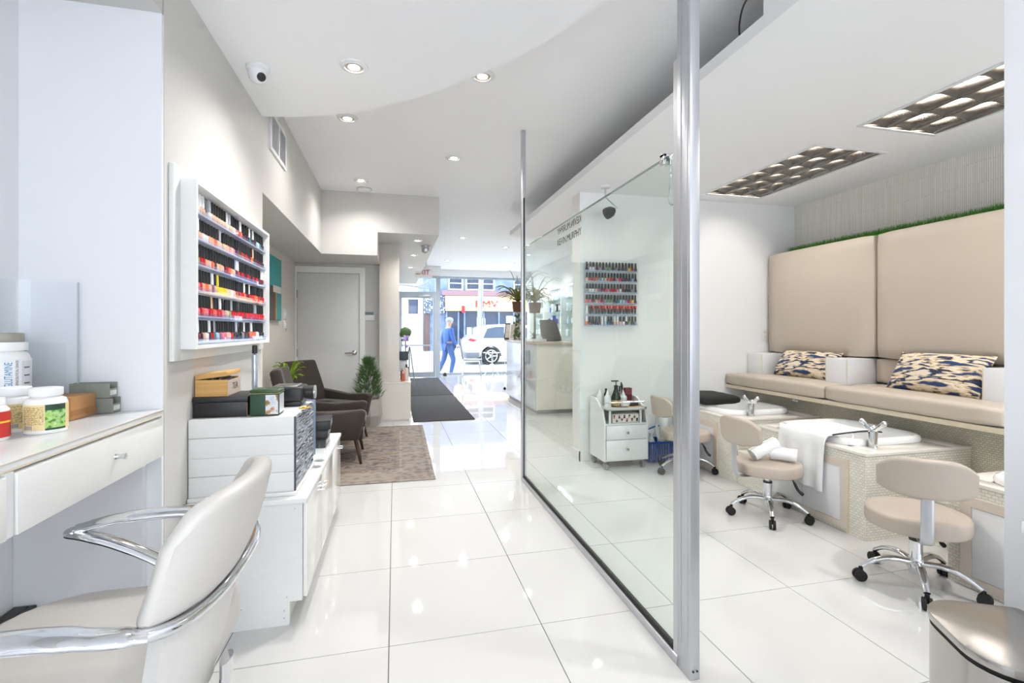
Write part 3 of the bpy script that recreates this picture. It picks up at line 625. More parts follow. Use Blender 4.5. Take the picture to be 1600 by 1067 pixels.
gaps = {0: {5, 20}, 1: {11}, 2: {31}, 3: {22, 25, 29}, 4: {12, 27, 30}, 5: {18, 22, 26, 28}}
rnd = random.Random(3); nb_ = 0
for r, z in enumerate(RZ):
    cl = [c.replace('_', ' ') for part in rows[r].split(' / ') for c in part.replace('pale blue', 'pale_blue').split()]
    pos = [2.126 + .0322*k for k in range(17)] + [2.681 + .0325*k for k in range(16)]
    k = 0
    for i, (c, y) in enumerate(zip(cl, pos)):
        if i in gaps[r]: continue
        k += 1; cap = whitecap[r].get(i, 'black') or 'black'
        bottle(-.776 + rnd.uniform(-.002, .002), y + rnd.uniform(-.001, .001), z, c, cap, '%s-capped %s nail polish bottle, %s from left in %s row of framed wall rack' % (cap, c, ORD[k], ORD[r+1]), 'nail polish bottles in the framed rack')

# acrylic rack on the cross wall
r2 = thing('acrylic_rack', 'clear acrylic wall rack with six rows of nail polish behind the glass', 'rack', (1.955, 4.2, 1.25))
obj('back_panel', B().box(1.69, 2.22, 4.192, 4.199, 1.245, 1.86), M_clear, r2)
for x in (1.69, 2.216): obj('side_panel', B().box(x, x+.004, 4.15, 4.192, 1.245, 1.86), M_clear, r2)
RZ2 = [1.755, 1.657, 1.556, 1.455, 1.354, 1.254]
for z in RZ2:
    obj('shelf', B().box(1.694, 2.216, 4.150, 4.192, z-.005, z), M_acr, r2); obj('shelf_lip', B().box(1.694, 2.216, 4.147, 4.150, z-.008, z+.012), LIP, r2)
c2rows = ['black white white dark_red grey plum green green navy grey brown black navy yellow red black', 'nude red red orange grey pale_blue nude orange red plum pink red navy black navy pale_blue black', 'grey white white nude mauve dark_red red pink red red pink white plum navy navy grey black', 'coral pink dark_red nude pink red grey green green black teal pale_blue pale_blue mauve red yellow navy', 'white black red dark_red red red coral red coral red coral red coral red coral red red', 'orange black plum navy brown white pale_blue teal navy nude nude pale_pink white black green black grey']
for r, z in enumerate(RZ2):
    cl = [c.replace('_', ' ') for c in c2rows[r].split()]; n = len(cl)
    for i, c in enumerate(cl):
        x = 1.712 + (2.20-1.712)*i/(n-1)
        cap = 'black'
        if r == 5 and i in (0, 5, 6, 9, 10, 13): cap = 'white'
        if r == 2 and i == 12: cap = 'brown'
        fl = r == 4 and i > 0
        bottle(x + rnd.uniform(-.002, .002), 4.171, z, c, cap if not (r == 4 and i == 0) else 'white', '%s%s nail polish, %s from left in %s row of acrylic rack behind glass' % ('upside-down ' if fl else cap + '-capped ' if not (r == 4 and i == 0) else 'white-capped ', c, ORD[i+1], ORD[r+1]), 'nail polish bottles in the acrylic rack', .92, fl)
# ------------------------------------------------------------------ manicure desk in the niche
dk = thing('niche_desk', 'white laminate desk with drawers built into the niche', 'desk', (-1.02, 1.0, 0))
obj('worktop', B().box(-1.234, -.805, -.2, 1.983, .905, .925, .002), M_lam, dk)
obj('edge_strip', B().box(-.8049, -.8035, -.2, 1.983, .905, .909).box(-.8049, -.8035, -.2, 1.983, .9225, .925), M_edge, dk)
for ya, yb, sp in ((1.275, 1.955, 1.656), (.575, 1.245, .91), (-.15, .545, .2)):
    d = obj('drawer', B().box(-1.15, -.812, ya, yb, .768, .9), M_lam, dk)
    f = obj('drawer_front', B().box(-.812, -.795, ya, yb, .765, .8985, .0015), M_gloss, d)
    obj('knob', B().lathe([(0, 0), (.009, 0), (.0085, .002), (.0065, .010), (.0085, .020), (.0095, .026), (0, .028)], n=16, M=Matrix.Translation((-.795, sp, .838)) @ Matrix.Rotation(R(90), 4, 'Y')), M_chrome, d, label='brushed steel knob')
for y in (1.26, .56): obj('divider_panel', B().box(-1.234, -.80, y-.012, y+.012, .765, .9045), M_lam, dk)
obj('side_panel', B().box(-1.234, -.86, 1.958, 1.984, 0, .9045), M_lam, dk)
one('foot_step', B().box(-1.23, -1.185, 1.25, 1.955, 0, .29, .004).box(-1.185, -1.165, 1.25, 1.955, .26, .29, .003).box(-1.185, -1.17, 1.25, 1.27, 0, .26).box(-1.185, -1.17, 1.93, 1.955, 0, .26), M_black, 'black foot rest against the niche wall under the desk', 'footrest')

# supplement bottles and boxes on the desk
M_label = mat('beige_paper_label', '#ead6a0', .6, var=.12, scale=140, stretch=(1, 1, 6))
M_glab = ramp_mat('green_leaf_print', 'noise', [(.4, '#4f8f4e'), (.5, '#b9d95d'), (.58, '#8fc9a0'), (.68, '#d5e58a')], .5, 90, (1, 1, 1), detail=3)
M_dgreen = mat('dark_green_print', '#2b4a37', .5)
M_bc = ramp_mat('barcode_print', 'wave', [(.45, '#3a3a3a'), (.55, '#eeeeee')], .6, 220, (1, 1, 0), interp='CONSTANT')
M_print = ramp_mat('small_print', 'noise', [(.40, '#a58d58'), (.56, '#ead6a0')], .6, 260, (1, 1, 2.2), detail=2)
def arc_band(r, z0, z1, a0, a1, c, n=14):
    return B().shell(lambda u, v: (c[0] + r*math.cos(R(a0+(a1-a0)*u)), c[1] + r*math.sin(R(a0+(a1-a0)*u)), c[2] + z0 + (z1-z0)*v), n, 1, .0006)
def supp(c, rot, label):
    t = thing('supplement_bottle', label, 'bottle', c, 0, 'supplement bottles on the desk'); t.scale = (1, 1, .87)
    obj('body', B().lathe([(0, 0), (.044, 0), (.0465, .003), (.0465, .097), (.042, .108), (.031, .114), (.031, .117), (0, .117)], n=32), M_ceramic, t, world=False)
    obj('cap', B().lathe([(0, .117), (.036, .117), (.037, .119), (.037, .140), (.035, .142), (0, .142)], n=32), mat('white_screw_cap', '#f4f4f4', .4), t, world=False)
    lb = obj('paper_label', arc_band(.0472, .012, .092, rot-60, rot+200, (0, 0, 0), 30), M_label, t, world=False)
    obj('text_lines', arc_band(.0476, .030, .086, rot-50, rot+10, (0, 0, 0)), M_print, lb, world=False)
    obj('leaf_print', arc_band(.0477, .018, .074, rot+14, rot+72, (0, 0, 0)), M_glab, lb, world=False)
    obj('title_band', arc_band(.0477, .074, .092, rot+14, rot+72, (0, 0, 0)), M_dgreen, lb, world=False)
    obj('base_band', arc_band(.0477, .012, .018, rot+14, rot+72, (0, 0, 0)), M_dgreen, lb, world=False)
    obj('barcode', arc_band(.0479, .016, .028, rot-45, rot-18, (0, 0, 0)), M_bc, lb, world=False)
    return t
supp((-.948, 1.625, .925), -76, 'white supplement bottle with green leaf label, beside the cardboard box')
supp((-1.045, 1.662, .925), -30, 'white supplement bottle with mostly beige label, between jar and leaf-label bottle')
t = thing('supplement_bottle', 'white supplement bottle with a red label at the left picture edge', 'bottle', (-1.014, 1.53, .925), 0, 'supplement bottles on the desk')
obj('body', B().lathe([(0, 0), (.036, 0), (.038, .003), (.038, .078), (.030, .088), (.026, .09), (0, .09)], n=28), M_ceramic, t, world=False)
obj('cap', B().lathe([(0, .09), (.029, .09), (.029, .108), (0, .109)], n=28), MATS['white_screw_cap'], t, world=False)
lb = obj('paper_label', arc_band(.0386, .008, .074, -140, 60, (0, 0, 0), 24), mat('red_label', '#c8352c', .5), t, world=False)
obj('yellow_band', arc_band(.039, .045, .05, -140, 60, (0, 0, 0), 24), mat('yellow_print', '#e8c33a', .5), lb, world=False)
# big jar with vertical lettering
t = thing('powder_jar', 'large white powder jar with blue vertical lettering', 'jar', (-1.16, 1.80, .925))
obj('body', B().lathe([(0, 0), (.060, 0), (.063, .004), (.063, .196), (.058, .212), (.050, .220), (.050, .222), (0, .222)], n=36), M_ceramic, t, world=False)
obj('collar', B().lathe([(0, .222), (.056, .222), (.056, .247), (0, .247)], n=36), MATS['white_screw_cap'], t, world=False)
obj('lid', B().lathe([(0, .247), (.047, .247), (.048, .249), (.048, .272), (.046, .275), (0, .275)], n=36), mat('olive_grey_lid', '#a09c90', .3), t, world=False)
lb = obj('paper_label', arc_band(.0636, .015, .196, -120, 60, (0, 0, 0), 30), mat('pale_jar_label', '#eef0f2', .5), t, world=False)
def wrap_text(s, size, ang, zc, m, parent, r=.0642, squeeze=1.):
    me = font_mesh(s, size)
    for v in me.vertices:     # reads upwards, letters wrapped round the jar
        a = R(ang) + v.co.y / r * -1; v.co = Vector((r*math.cos(a), r*math.sin(a), zc + v.co.x*squeeze))
    me.materials.clear(); me.materials.append(m); o = bpy.data.objects.new('lettering', me); COL.objects.link(o); o.parent = parent
wrap_text('GLUTAMINE', .025, -46, .150, mat('blue_print', '#1c86bd', .5), lb, squeeze=.54)
wrap_text('PHARMACEUTICAL GRADE', .0095, -29, .148, M_decal, lb, squeeze=.78)
pan = obj('grey_panel', arc_band(.0640, .02, .190, -18, 14, (0, 0, 0), 8), mat('grey_label_panel', '#dcdee2', .5), lb, world=False)
for k in range(5): obj('icon', arc_band(.0645, .072+.024*k, .0765+.024*k, -12, 6, (0, 0, 0), 4), mat('grey_print', '#6b6f76', .5), lb, world=False)
# cardboard box, grey tip holders, clear acrylic stand
bx = thing('cardboard_box', 'small brown cardboard box lying behind the supplement bottles', 'box', (-1.05, 1.85, .925))
obj('carton', B().box(-1.13, -.980, 1.79, 1.922, .926, .998, .002), M_card, bx)
obj('tape', B().box(-.9798, -.9792, 1.79, 1.922, .938, .956), mat('clear_tape', '#a3713f', .2), bx)
for z, x0, x1, lab in ((.926, -1.05, -.935, 'lower'), (.978, -1.06, -.945, 'upper')):
    hb = thing('tip_tray', lab + ' grey plastic compartment tray stacked behind the cardboard box', 'tray', ((x0+x1)/2, 1.952, z), 0, 'stacked grey trays')
    y0, y1, h = 1.928, 1.978, .05; g = mat('grey_plastic_tray', '#8b9088', .4)
    obj('base', B().box(x0, x1, y0, y1, z, z+.004), g, hb)
    obj('rim', B().box(x0, x1, y0, y0+.003, z+.004, z+h).box(x0, x1, y1-.003, y1, z+.004, z+h).box(x0, x0+.003, y0+.003, y1-.003, z+.004, z+h).box(x1-.003, x1, y0+.003, y1-.003, z+.004, z+h*.6), g, hb)
    for q in range(3): obj('divider', B().box(x0+.028*(q+1), x0+.028*(q+1)+.002, y0+.003, y1-.003, z+.004, z+h*.8), g, hb)
    obj('label_strip', B().box(x1, x1+.0008, y0+.006, y1-.006, z+.008, z+.024), mat('tray_label', '#d9dbd6', .5, var=.3, scale=90), hb)
st = thing('acrylic_stand', 'tall curved clear acrylic brochure stand against the niche wall', 'stand', (-1.15, 1.93, .925))
obj('back_sheet', B().shell(lambda u, v: (-1.226 + .172*u, 1.865 + .10*u - .03*math.sin(math.pi*u), .926 + .445*v), 14, 1, .003), M_clear, st)
obj('front_pocket', B().shell(lambda u, v: (-1.215 + .150*u, 1.835 + .09*u - .035*math.sin(math.pi*u), .926 + .24*v), 14, 1, .003), M_clear, st)
for x, y in ((-1.226, 1.865), (-1.054, 1.965)): obj('side_edge', B().box(x-.0015, x+.0015, y-.003, y+.003, .926, 1.371), mat('acrylic_edge', '#b9c1cb', .1), st)

# ------------------------------------------------------------------ styling chair in front
ch = thing('salon_chair', 'light grey salon chair with curved back and chrome arms at the desk', 'chair', (-.62, 1.22, 0))
CY = 1.22
sp_l = []
for cx_, cy_, a0, r_ in ((-.40-.05, 1.455-.05, 0, .05), (-.89+.17, 1.455-.17, 90, .17), (-.89+.17, .985+.17, 180, .17), (-.40-.05, .985+.05, 270, .05)):
    sp_l += [(cx_+r_*math.cos(R(a0+15*k)), cy_+r_*math.sin(R(a0+15*k))) for k in range(7)]
b = B().prism(sp_l, .43, .556); bmesh.ops.bevel(b.bm, geom=[e for e in b.bm.edges if abs(e.verts[0].co.z-e.verts[1].co.z) < 1e-5], offset=.04, segments=4, profile=.5, affect='EDGES')
obj('seat', b, M_leather, ch, smooth=60)
def backfn(u, v, xo=0., z0=.69):
    t = 2*u - 1; a = t
    zt = .900 - .035*abs(t)**3 - .045*max(0, (abs(t)-.8)/.2)**2; z = z0 + (zt-z0)*v
    y = CY - .05 + .225*math.sin(a*1.25)/math.sin(1.25)
    x = -.345 - .085*abs(t)**2.2 + .07*(z-.69)/.23 + .012*math.sin(math.pi*v)*(1-abs(t))
    return (x+xo, y, z)
b = B().shell(lambda u, v: backfn(u, v), 28, 8, .042)
bmesh.ops.bevel(b.bm, geom=[e for e in b.bm.edges if e.is_manifold and len(e.link_faces) == 2 and e.calc_face_angle(0) > 1.0], offset=.014, segments=3, profile=.5, affect='EDGES')
obj('backrest', b, M_leather, ch, smooth=60)
obj('lower_back', B().shell(lambda u, v: (-.345 - .05*abs(2*u-1)**2.2 - .05*(1-v), CY - .05 + (.205-.04*(1-v))*(2*u-1), .45 + .235*v), 16, 5, .03), mat('pale_grey_leatherette', '#d3d0cc', .42, bump=.06, scale=120), ch, smooth=60)
half = [(-.345, CY+.0, .680), (-.350, CY+.12, .680), (-.374, CY+.22, .682), (-.415, CY+.268, .688), (-.47, CY+.284, .70), (-.56, CY+.286, .712), (-.66, CY+.283, .712), (-.74, CY+.28, .704), (-.81, CY+.276, .69)]
for sgn in (1, -1):
    P_h = [(x, CY + sgn*(y-CY), z) for x, y, z in half]
    obj('arm_rail', B().tube(P_h, .0175, 12, sec=(1.25, .62) if False else (.72, .72), cat=5), M_chrome, ch, smooth=60)
    arm = [(-.81, .276, .69), (-.825, .276, .683), (-.79, .276, .672), (-.72, .276, .645), (-.62, .274, .59), (-.53, .268, .52), (-.50, .255, .46)]
    obj('arm_pad', B().tube([(-.415, CY+sgn*.268, .688), (-.47, CY+sgn*.284, .70), (-.56, CY+sgn*.286, .712), (-.66, CY+sgn*.283, .712), (-.74, CY+sgn*.28, .706), (-.825, CY+sgn*.276, .688)], [.018, .022, .025, .025, .022, .013], 14, sec=(1.25, .55), cat=5), M_chrome, ch, smooth=60)
    obj('arm_brace', B().tube([(x, CY+sgn*y, z) for x, y, z in arm], [.015, .021, .022, .022, .02], 12, sec=(1.25, .5), cat=5), M_chrome, ch, smooth=60)
obj('back_bracket', B().tube([(-.36, CY-.05, .50), (-.365, CY-.05, .44), (-.40, CY-.05, .41), (-.50, CY-.03, .40)], .022, 12, sec=(1.3, .5), cat=5), M_chrome, ch, smooth=60)
obj('column', B().cyl((-.62, CY, .03), (-.62, CY, .36), .032, n=24).cyl((-.62, CY, .36), (-.62, CY, .43), .05, .11, 24), M_chrome, ch)
obj('base', B().lathe([(0, 0), (.29, 0), (.292, .006), (.27, .018), (.09, .032), (.05, .05), (0, .05)], (-.62, CY, 0), 40), M_chrome, ch)
ch.location.x += .005; ch.rotation_euler = (0, 0, R(0))
obj('foot_pump', B().tube([(-.55, CY+.1, .06), (-.46, CY+.2, .09), (-.40, CY+.26, .09)], .009, 8, cat=4), M_chrome, ch)

# ------------------------------------------------------------------ console cabinet with its load
cs = thing('console_cabinet', 'low white gloss console cabinet along the grey wall', 'cabinet', (-.58, 2.8, 0))
obj('carcass', B().prism([(-.806, 0), (-.42, 0), (-.42, .095), (-.372, .095), (-.372, .493), (-.806, .493)], 2.15, 2.168, 'y').box(-.806, -.38, 2.168, 3.44, .095, .493).box(-.806, -.425, 2.168, 3.44, 0, .095), M_worn, cs)
obj('top', B().box(-.806, -.352, 2.145, 3.455, .494, .516, .003), M_worn, cs)
for k in range(3):
    ya = 2.170 + .4245*k; d = obj('door', B().box(-.3715, -.356, ya, ya+.421, .10, .490, .001), M_gloss, cs)
    hy = ya + (.385 if k != 1 else .035)
    obj('handle', B().tube([(-.356, hy-.03, .43), (-.338, hy-.03, .43), (-.338, hy+.03, .43), (-.356, hy+.03, .43)], .0035, 8), M_chrome, d)
for x, z in ((-.40, .475), (-.43, .115), (-.60, .085), (-.44, .06), (-.44, .03), (-.62, .055)): obj('nail_head', B().cyl((x, 2.1495, z), (x, 2.151, z), .0035, n=8), M_alu, cs)
bd = one('shelf_board', B().box(-.806, -.40, 2.185, 2.66, .5165, .533, .003), M_worn, 'white board under the stacked plank crates on the console', 'board')
def crate(z0, z1, lab):
    t = thing('plank_crate', lab, 'crate', (-.61, 2.42, z0), 0, 'stacked white plank crates')
    zm = z0 + (z1-z0)*.52
    obj('plank', B().box(-.806, -.412, 2.20, 2.215, z0, zm-.0008, .001), M_worn, t); obj('plank', B().box(-.806, -.412, 2.20, 2.215, zm+.0008, z1, .001), M_worn, t)
    obj('top_board', B().box(-.806, -.412, 2.2155, 2.65, z1-.014, z1), M_worn, t)
    obj('box_body', B().box(-.800, -.418, 2.216, 2.645, z0, z1-.015), M_worn, t)
    obj('corner_trim', B().box(-.412, -.4045, 2.199, 2.206, z0, z1), mat('dark_trim', '#4a4e55', .5), t)
    q = B(); rr = random.Random(int(z0*1000)); z = z0+.003
    while z < z1-.006:
        h = rr.uniform(.006, .010); y = 2.207
        while y < 2.645:
            l = rr.uniform(.05, .16); y1 = min(2.647, y+l); q.box(-.416, -.409+rr.uniform(0, .006), y, y1-.001, z, min(z1, z+h)-.0008); y = y1
        z += h
    obj('slate_strips', q, M_slate, t, kind='stuff')
crate(.5335, .688, 'lower white plank crate with slate-strip end on the console')
crate(.6885, .845, 'upper white plank crate with slate-strip end, under the black box')
bb = thing('black_box', 'shallow matt black lidded box under the bamboo tea box', 'box', (-.71, 2.35, .845))
obj('base', B().box(-.806, -.604, 2.245, 2.455, .846, .908, .002), M_black, bb); obj('lid', B().box(-.807, -.600, 2.242, 2.458, .909, .930, .002), M_black, bb)
obj('worn_edge', B().box(-.604, -.6025, 2.2445, 2.2465, .85, .905), M_card, bb)
te = thing('tea_box', 'bamboo tea box with its lid ajar on the black box', 'box', (-.74, 2.36, .93))
obj('front_side', B().box(-.804, -.684, 2.262, 2.270, .931, 1.000), M_bamboo, te)
obj('end_side', B().box(-.692, -.684, 2.2705, 2.445, .931, .994), M_bamboo_pale, te)
obj('back_side', B().box(-.804, -.692, 2.437, 2.445, .931, 1.0), M_bamboo, te); obj('end_side', B().box(-.804, -.796, 2.27, 2.437, .931, 1.0), M_bamboo, te)
obj('bottom', B().box(-.796, -.692, 2.27, 2.437, .931, .936), M_bamboo, te)
obj('lid', B().box(-.804, -.684, 2.262, 2.445, -.009, .010, .001, M=Matrix.Translation((-.804, 0, 1.010)) @ Matrix.Rotation(R(-7), 4, 'Y') @ Matrix.Translation((.804, 0, 0))), M_bamboo, te)
text('lettering', 'TEA', .040, (-.6835, 2.365, .965), (R(90), 0, R(90)), mat('tea_print', '#55504c', .6), te, .0004)
for k in range(7): obj('tea_bag', B().box(-.79+.014*k, -.782+.014*k, 2.28, 2.40, .94, 1.0+.006*(k % 2)), mat('tea_sachet', '#6d675d' if k else '#6d675d', .6, var=.4, scale=40), te)
gt = thing('green_tin', 'dark green rectangular tin with a landscape picture panel', 'tin', (-.535, 2.30, .845))
obj('body', B().box(-.592, -.478, 2.238, 2.335, .846, .940, .006), M_dgreen, gt)
obj('lid', B().box(-.594, -.476, 2.236, 2.337, .941, .957, .006), mat('mid_green_tin', '#3c5535', .3, .2), gt)
obj('gold_line', B().box(-.5935, -.4765, 2.2365, 2.3365, .9400, .9412), mat('gold_line', '#d9d08a', .3, .4), gt)
pp = ramp_mat('landscape_print', 'noise', [(.35, '#c9cfd8'), (.5, '#e2e6ea'), (.58, '#b8814f'), (.7, '#6d7450')], .35, 28, (1, 1, 1), detail=4)
obj('picture_panel', B().box(-.531, -.482, 2.2370, 2.2379, .852, .934), pp, gt)
obj('picture_panel', B().box(-.4778, -.4770, 2.245, 2.325, .855, .934), mat('pale_print', '#d7dde8', .2, var=.2, scale=40), gt)
for x, lab in ((-.452, 'yellow'), (-.435, 'amber')):
    pn = thing('cuticle_pen', lab + '-tipped clear pen lying on the plank crate', 'pen', (x, 2.38, .845), R(-62), 'pens on the crate')
    obj('barrel', B().cyl((0, -.05, .006), (0, .03, .006), .0045, n=10), M_clear, pn, world=False); obj('tip', B().cyl((0, .03, .006), (0, .062, .006), .0055, .003, 10), mat('pen_' + lab, '#e3a91e' if lab == 'amber' else '#d9b93a', .4), pn, world=False)
dv = thing('card_printer', 'black desktop machine with a round chrome-edged knob end on the crate', 'machine', (-.46, 2.55, .845))
obj('body', B().box(-.575, -.425, 2.47, 2.63, .868, .938, .012, 3), M_black, dv)
obj('foot', B().box(-.565, -.435, 2.48, 2.62, .846, .868, .004), M_black, dv)
obj('drum', B().cyl((-.425, 2.55, .905), (-.385, 2.55, .905), .032, n=24), M_black, dv); obj('ring', B().cyl((-.385, 2.55, .905), (-.379, 2.55, .905), .0335, n=24), M_steel, dv)
obj('top_panel', B().box(-.56, -.45, 2.49, 2.61, .938, .943, .002), M_steel, dv)
sb = thing('spray_can', 'tall slim silver spray can with black cap behind the tea box', 'can', (-.66, 2.58, .845))
obj('body', B().lathe([(0, 0), (.0125, 0), (.013, .004), (.013, .235), (.010, .245), (0, .25)], n=24), mat('silver_print_can', '#b9c3d0', .25, .5, var=.4, scale=25), sb, world=False); obj('cap', B().lathe([(0, .25), (.012, .25), (.012, .285), (.010, .29), (0, .29)], n=24), M_black, sb, world=False)
for k, (z, h, dx, lab) in enumerate(((.5165, .055, 0, 'lowest'), (.572, .05, .008, 'middle'), (.6225, .055, .02, 'topmost'))):
    q = thing('black_case', lab + ' of three stacked black cases at the console end', 'case', (-.47+dx, 3.12, z), R(2*k), 'stacked black cases')
    obj('body', B().box(-.09, .075, -.10, .10, 0, h-.006, .004), M_black, q, world=False); obj('lid', B().box(-.092, .077, -.102, .102, h-.0055, h-.0005, .002), M_black, q, world=False)
    obj('end_label', B().box(.075, .0765, -.08, .08, .012, h-.014), M_slate, q, world=False)
sh = one('screen_board', B().box(-.535, -.43, 2.88, 2.90, .5165, .82, .004), mat('blue_grey_plastic', '#6f7f98', .3), 'upright blue-grey plastic board beside the stacked black cases', 'board')
for y, lab in ((2.74, 'clear plastic drinking cup behind the other on the console'), (2.62, 'clear plastic drinking cup nearest on the console')):
    q = thing('clear_cup', lab, 'cup', (-.388, y, .516))
    obj('wall', B().lathe([(.026, 0), (.0355, .085), (.0365, .085), (.027, .0)], n=24, caps=False), M_clear, q, world=False); obj('base', B().lathe([(0, 0), (.026, 0), (.026, .003), (0, .003)], n=24), M_clear, q, world=False)
    obj('handle', B().tube([(.034, 0, .07), (.055, 0, .066), (.058, 0, .04), (.032, 0, .02)], .003, 8, cat=4), M_clear, q, world=False)
# ------------------------------------------------------------------ waiting corner: door, wall plates, picture
dr = struct('door_2', B().box(-1.222, -.456, 6.728, 6.748, .01, 1.945, .002), mat('grey_door_paint', '#dcdcdc', .4), label='plain pale grey inner door with lever handle')
struct('door_frame', B().box(-1.249, -1.226, 6.715, 6.75, 0, 2.03).box(-.452, -.385, 6.715, 6.75, 0, 2.03).box(-1.226, -.452, 6.715, 6.75, 1.95, 2.03), M_white, dr)
for z in (1.62, .86, .25): struct('hinge', B().cyl((-1.224, 6.722, z), (-1.224, 6.722, z+.10), .008, n=10), M_steel, dr)
struct('handle', B().lathe([(0, 0), (.032, 0), (.032, .008), (.02, .018), (.016, .05), (0, .052)], n=20, M=Matrix.Translation((-.52, 6.728, .905)) @ Matrix.Rotation(R(90), 4, 'X')).tube([(-.52, 6.685, .905), (-.56, 6.683, .905), (-.635, 6.685, .902)], .009, 8, cat=3), M_steel, dr, label='brushed steel lever handle')
th_ = thing('alarm_keypad', 'white alarm keypad with dark display between door and column', 'keypad', (-.325, 6.75, 1.33))
obj('case', B().box(-.402, -.268, 6.728, 6.75, 1.33, 1.45, .004), M_lam, th_); obj('display', B().box(-.398, -.272, 6.7265, 6.729, 1.405, 1.446), mat('dark_lcd', '#3b4a48', .2), th_)
for z, lab in ((1.39, 'upper'), (1.255, 'lower')):
    q = thing('switch_plate', lab + ' of two white wall switch plates left of the inner door', 'switch', (-1.25, 6.13, z-.06), 0, 'wall switch plates')
    obj('plate', B().box(-1.2495, -1.243, 6.05, 6.21, z-.058, z+.058, .002), M_lam, q)
    for k in (0, 1): obj('rocker', B().box(-1.243, -1.239, 6.075+.06*k, 6.115+.06*k, z-.03, z+.03, .001), M_white, q)
ar = thing('wall_canvas', 'teal abstract canvas with brown and white blocks on the recess wall', 'painting', (-1.25, 5.55, 1.31))
obj('canvas', B().box(-1.249, -1.215, 5.30, 5.80, 1.31, 1.97, .002), mat('teal_paint', '#3f9d9f', .7, var=.05), ar)
obj('brown_block', B().box(-1.2152, -1.2138, 5.30, 5.52, 1.31, 1.66), mat('brown_paint', '#5f4c44', .7), ar); obj('white_block', B().box(-1.2152, -1.2136, 5.42, 5.78, 1.60, 1.67), mat('offwhite_paint', '#ddd8cf', .7), ar)
obj('gold_block', B().box(-1.2152, -1.2137, 5.52, 5.58, 1.31, 1.60), mat('ochre_paint', '#a58c5c', .7), ar)

def armchair(label, loc, rz):
    t = thing('armchair', label, 'armchair', loc, rz, 'brown velvet armchairs'); t.scale = (.93, .93, .93)
    o = dict(world=False, smooth=60)
    obj('seat_base', B().box(-.36, .34, -.27, .27, .22, .33, .025, 3), M_velvet, t, **o)
    obj('seat_cushion', B().box(-.30, .36, -.265, .265, .33, .44, .045, 4), M_velvet, t, **o)
    def bk(u, v):
        s = 2*u-1; wv = .33 - .085*v**1.5
        return (-.35 - .15*v - .03*(1-abs(s)), wv*s, .30 + .60*v)
    b = B().shell(bk, 14, 8, -.10)
    bmesh.ops.bevel(b.bm, geom=[e for e in b.bm.edges if len(e.link_faces) == 2 and e.calc_face_angle(0) > 1.0], offset=.03, segments=3, profile=.5, affect='EDGES')
    obj('backrest', b, M_velvet, t, **o)
    for s in (1, -1):
        pr = [(-.42, .24), (.30, .24), (.37, .50), (.33, .525), (.05, .505), (-.42, .56)]
        a = B().prism(pr, s*.27, s*.36, 'y', .018)
        obj('arm', a, M_velvet, t, **o)
        for x, dx in ((.27, .05), (-.27, -.06)):
            obj('leg', B().cyl((x, s*.27, .235), (x+dx, s*.30, 0), .022, .013, 12), M_walnut, t, world=False)
    return t
armchair('brown velvet armchair in front, nearest the console cabinet', (-.60, 4.80, .011), R(2))
armchair('brown velvet armchair standing by the inner door, turned towards the room', (-.71, 5.63, .011), R(-35))
sb_ = thing('leafy_plant', 'small yellow-green leafy plant on a stool between the two armchairs', 'plant', (-1.04, 5.27, 0.0))
obj('stool', B().cyl((-1.04, 5.27, 0), (-1.04, 5.27, .52), .12, .14, 20), M_walnut, sb_)
obj('pot', B().lathe([(0, .52), (.06, .52), (.08, .63), (.07, .63), (0, .61)], (-1.04, 5.27, 0), 20), M_potg, sb_)
def strap(b, c, az, l, rise, droop, w, n=6):
    def fn(u, v):
        d = l*u; z = rise*math.sin(min(1, u*1.1)*math.pi*.5) - droop*u*u
        ww = w*(math.sin(math.pi*min(1, .15+u*.85)))**.6*(v-.5)
        return (c[0] + math.cos(az)*d - math.sin(az)*ww, c[1] + math.sin(az)*d + math.cos(az)*ww, c[2] + z + abs(v-.5)*w*.4)
    b.shell(fn, n, 2, .0008); return b
rl = random.Random(11)
def leaves(parent, c, n, l, rise, droop, w, m, name='leaf'):
    for k in range(n):
        az = 2*math.pi*k/n*2.618 + rl.uniform(-.3, .3); f = rl.uniform(.65, 1.1)
        obj(name, strap(B(), c, az, l*f, rise*rl.uniform(.4, 1.2), droop*rl.uniform(.3, 1.2), w), m, parent)
leaves(sb_, (-1.04, 5.27, .66), 40, .16, .22, .05, .032, M_leafy)
pk = thing('small_plant', 'tiny yellow-green plant peeping out behind the black cases', 'plant', (-.53, 3.34, .516))
obj('pot', B().lathe([(0, 0), (.03, 0), (.04, .07), (.034, .07), (0, .06)], (-.53, 3.34, .5165), 16), M_black, pk); leaves(pk, (-.53, 3.34, .58), 12, .10, .09, .04, .018, M_leafy)
cp = thing('potted_conifer', 'small feathery conifer in a grey faceted pot by the column', 'plant', (-.32, 6.42, 0))
obj('pot', B().lathe([(0, 0), (.115, 0), (.165, .14), (.15, .34), (.135, .34), (.13, .30), (0, .30)], (-.32, 6.38, 0), 9), M_potg, cp, smooth=0)
obj('trunk', B().cyl((-.32, 6.38, .3), (-.32, 6.38, .75), .012, .004, 8), M_bark, cp)
q = B(); 
for k in range(420):
    h = rl.random()**.9; az = rl.uniform(0, 6.283); rr = (.165*(1-h)**.7+.02)*rl.uniform(.35, 1.)
    c = Vector((-.32 + rr*math.cos(az), 6.38 + rr*math.sin(az), .33 + .50*h)); d = Vector((math.cos(az)*.7, math.sin(az)*.7, rl.uniform(.3, 1.1))).normalized()
    for j in range(4):
        e1 = c + d*rl.uniform(.04, .075) + Vector((rl.uniform(-1, 1), rl.uniform(-1, 1), rl.uniform(-.5, 1)))*.024; q.cyl(c, e1, .0042, .001, 3, caps=False)
obj('foliage', q, M_leafd, cp, kind='stuff')

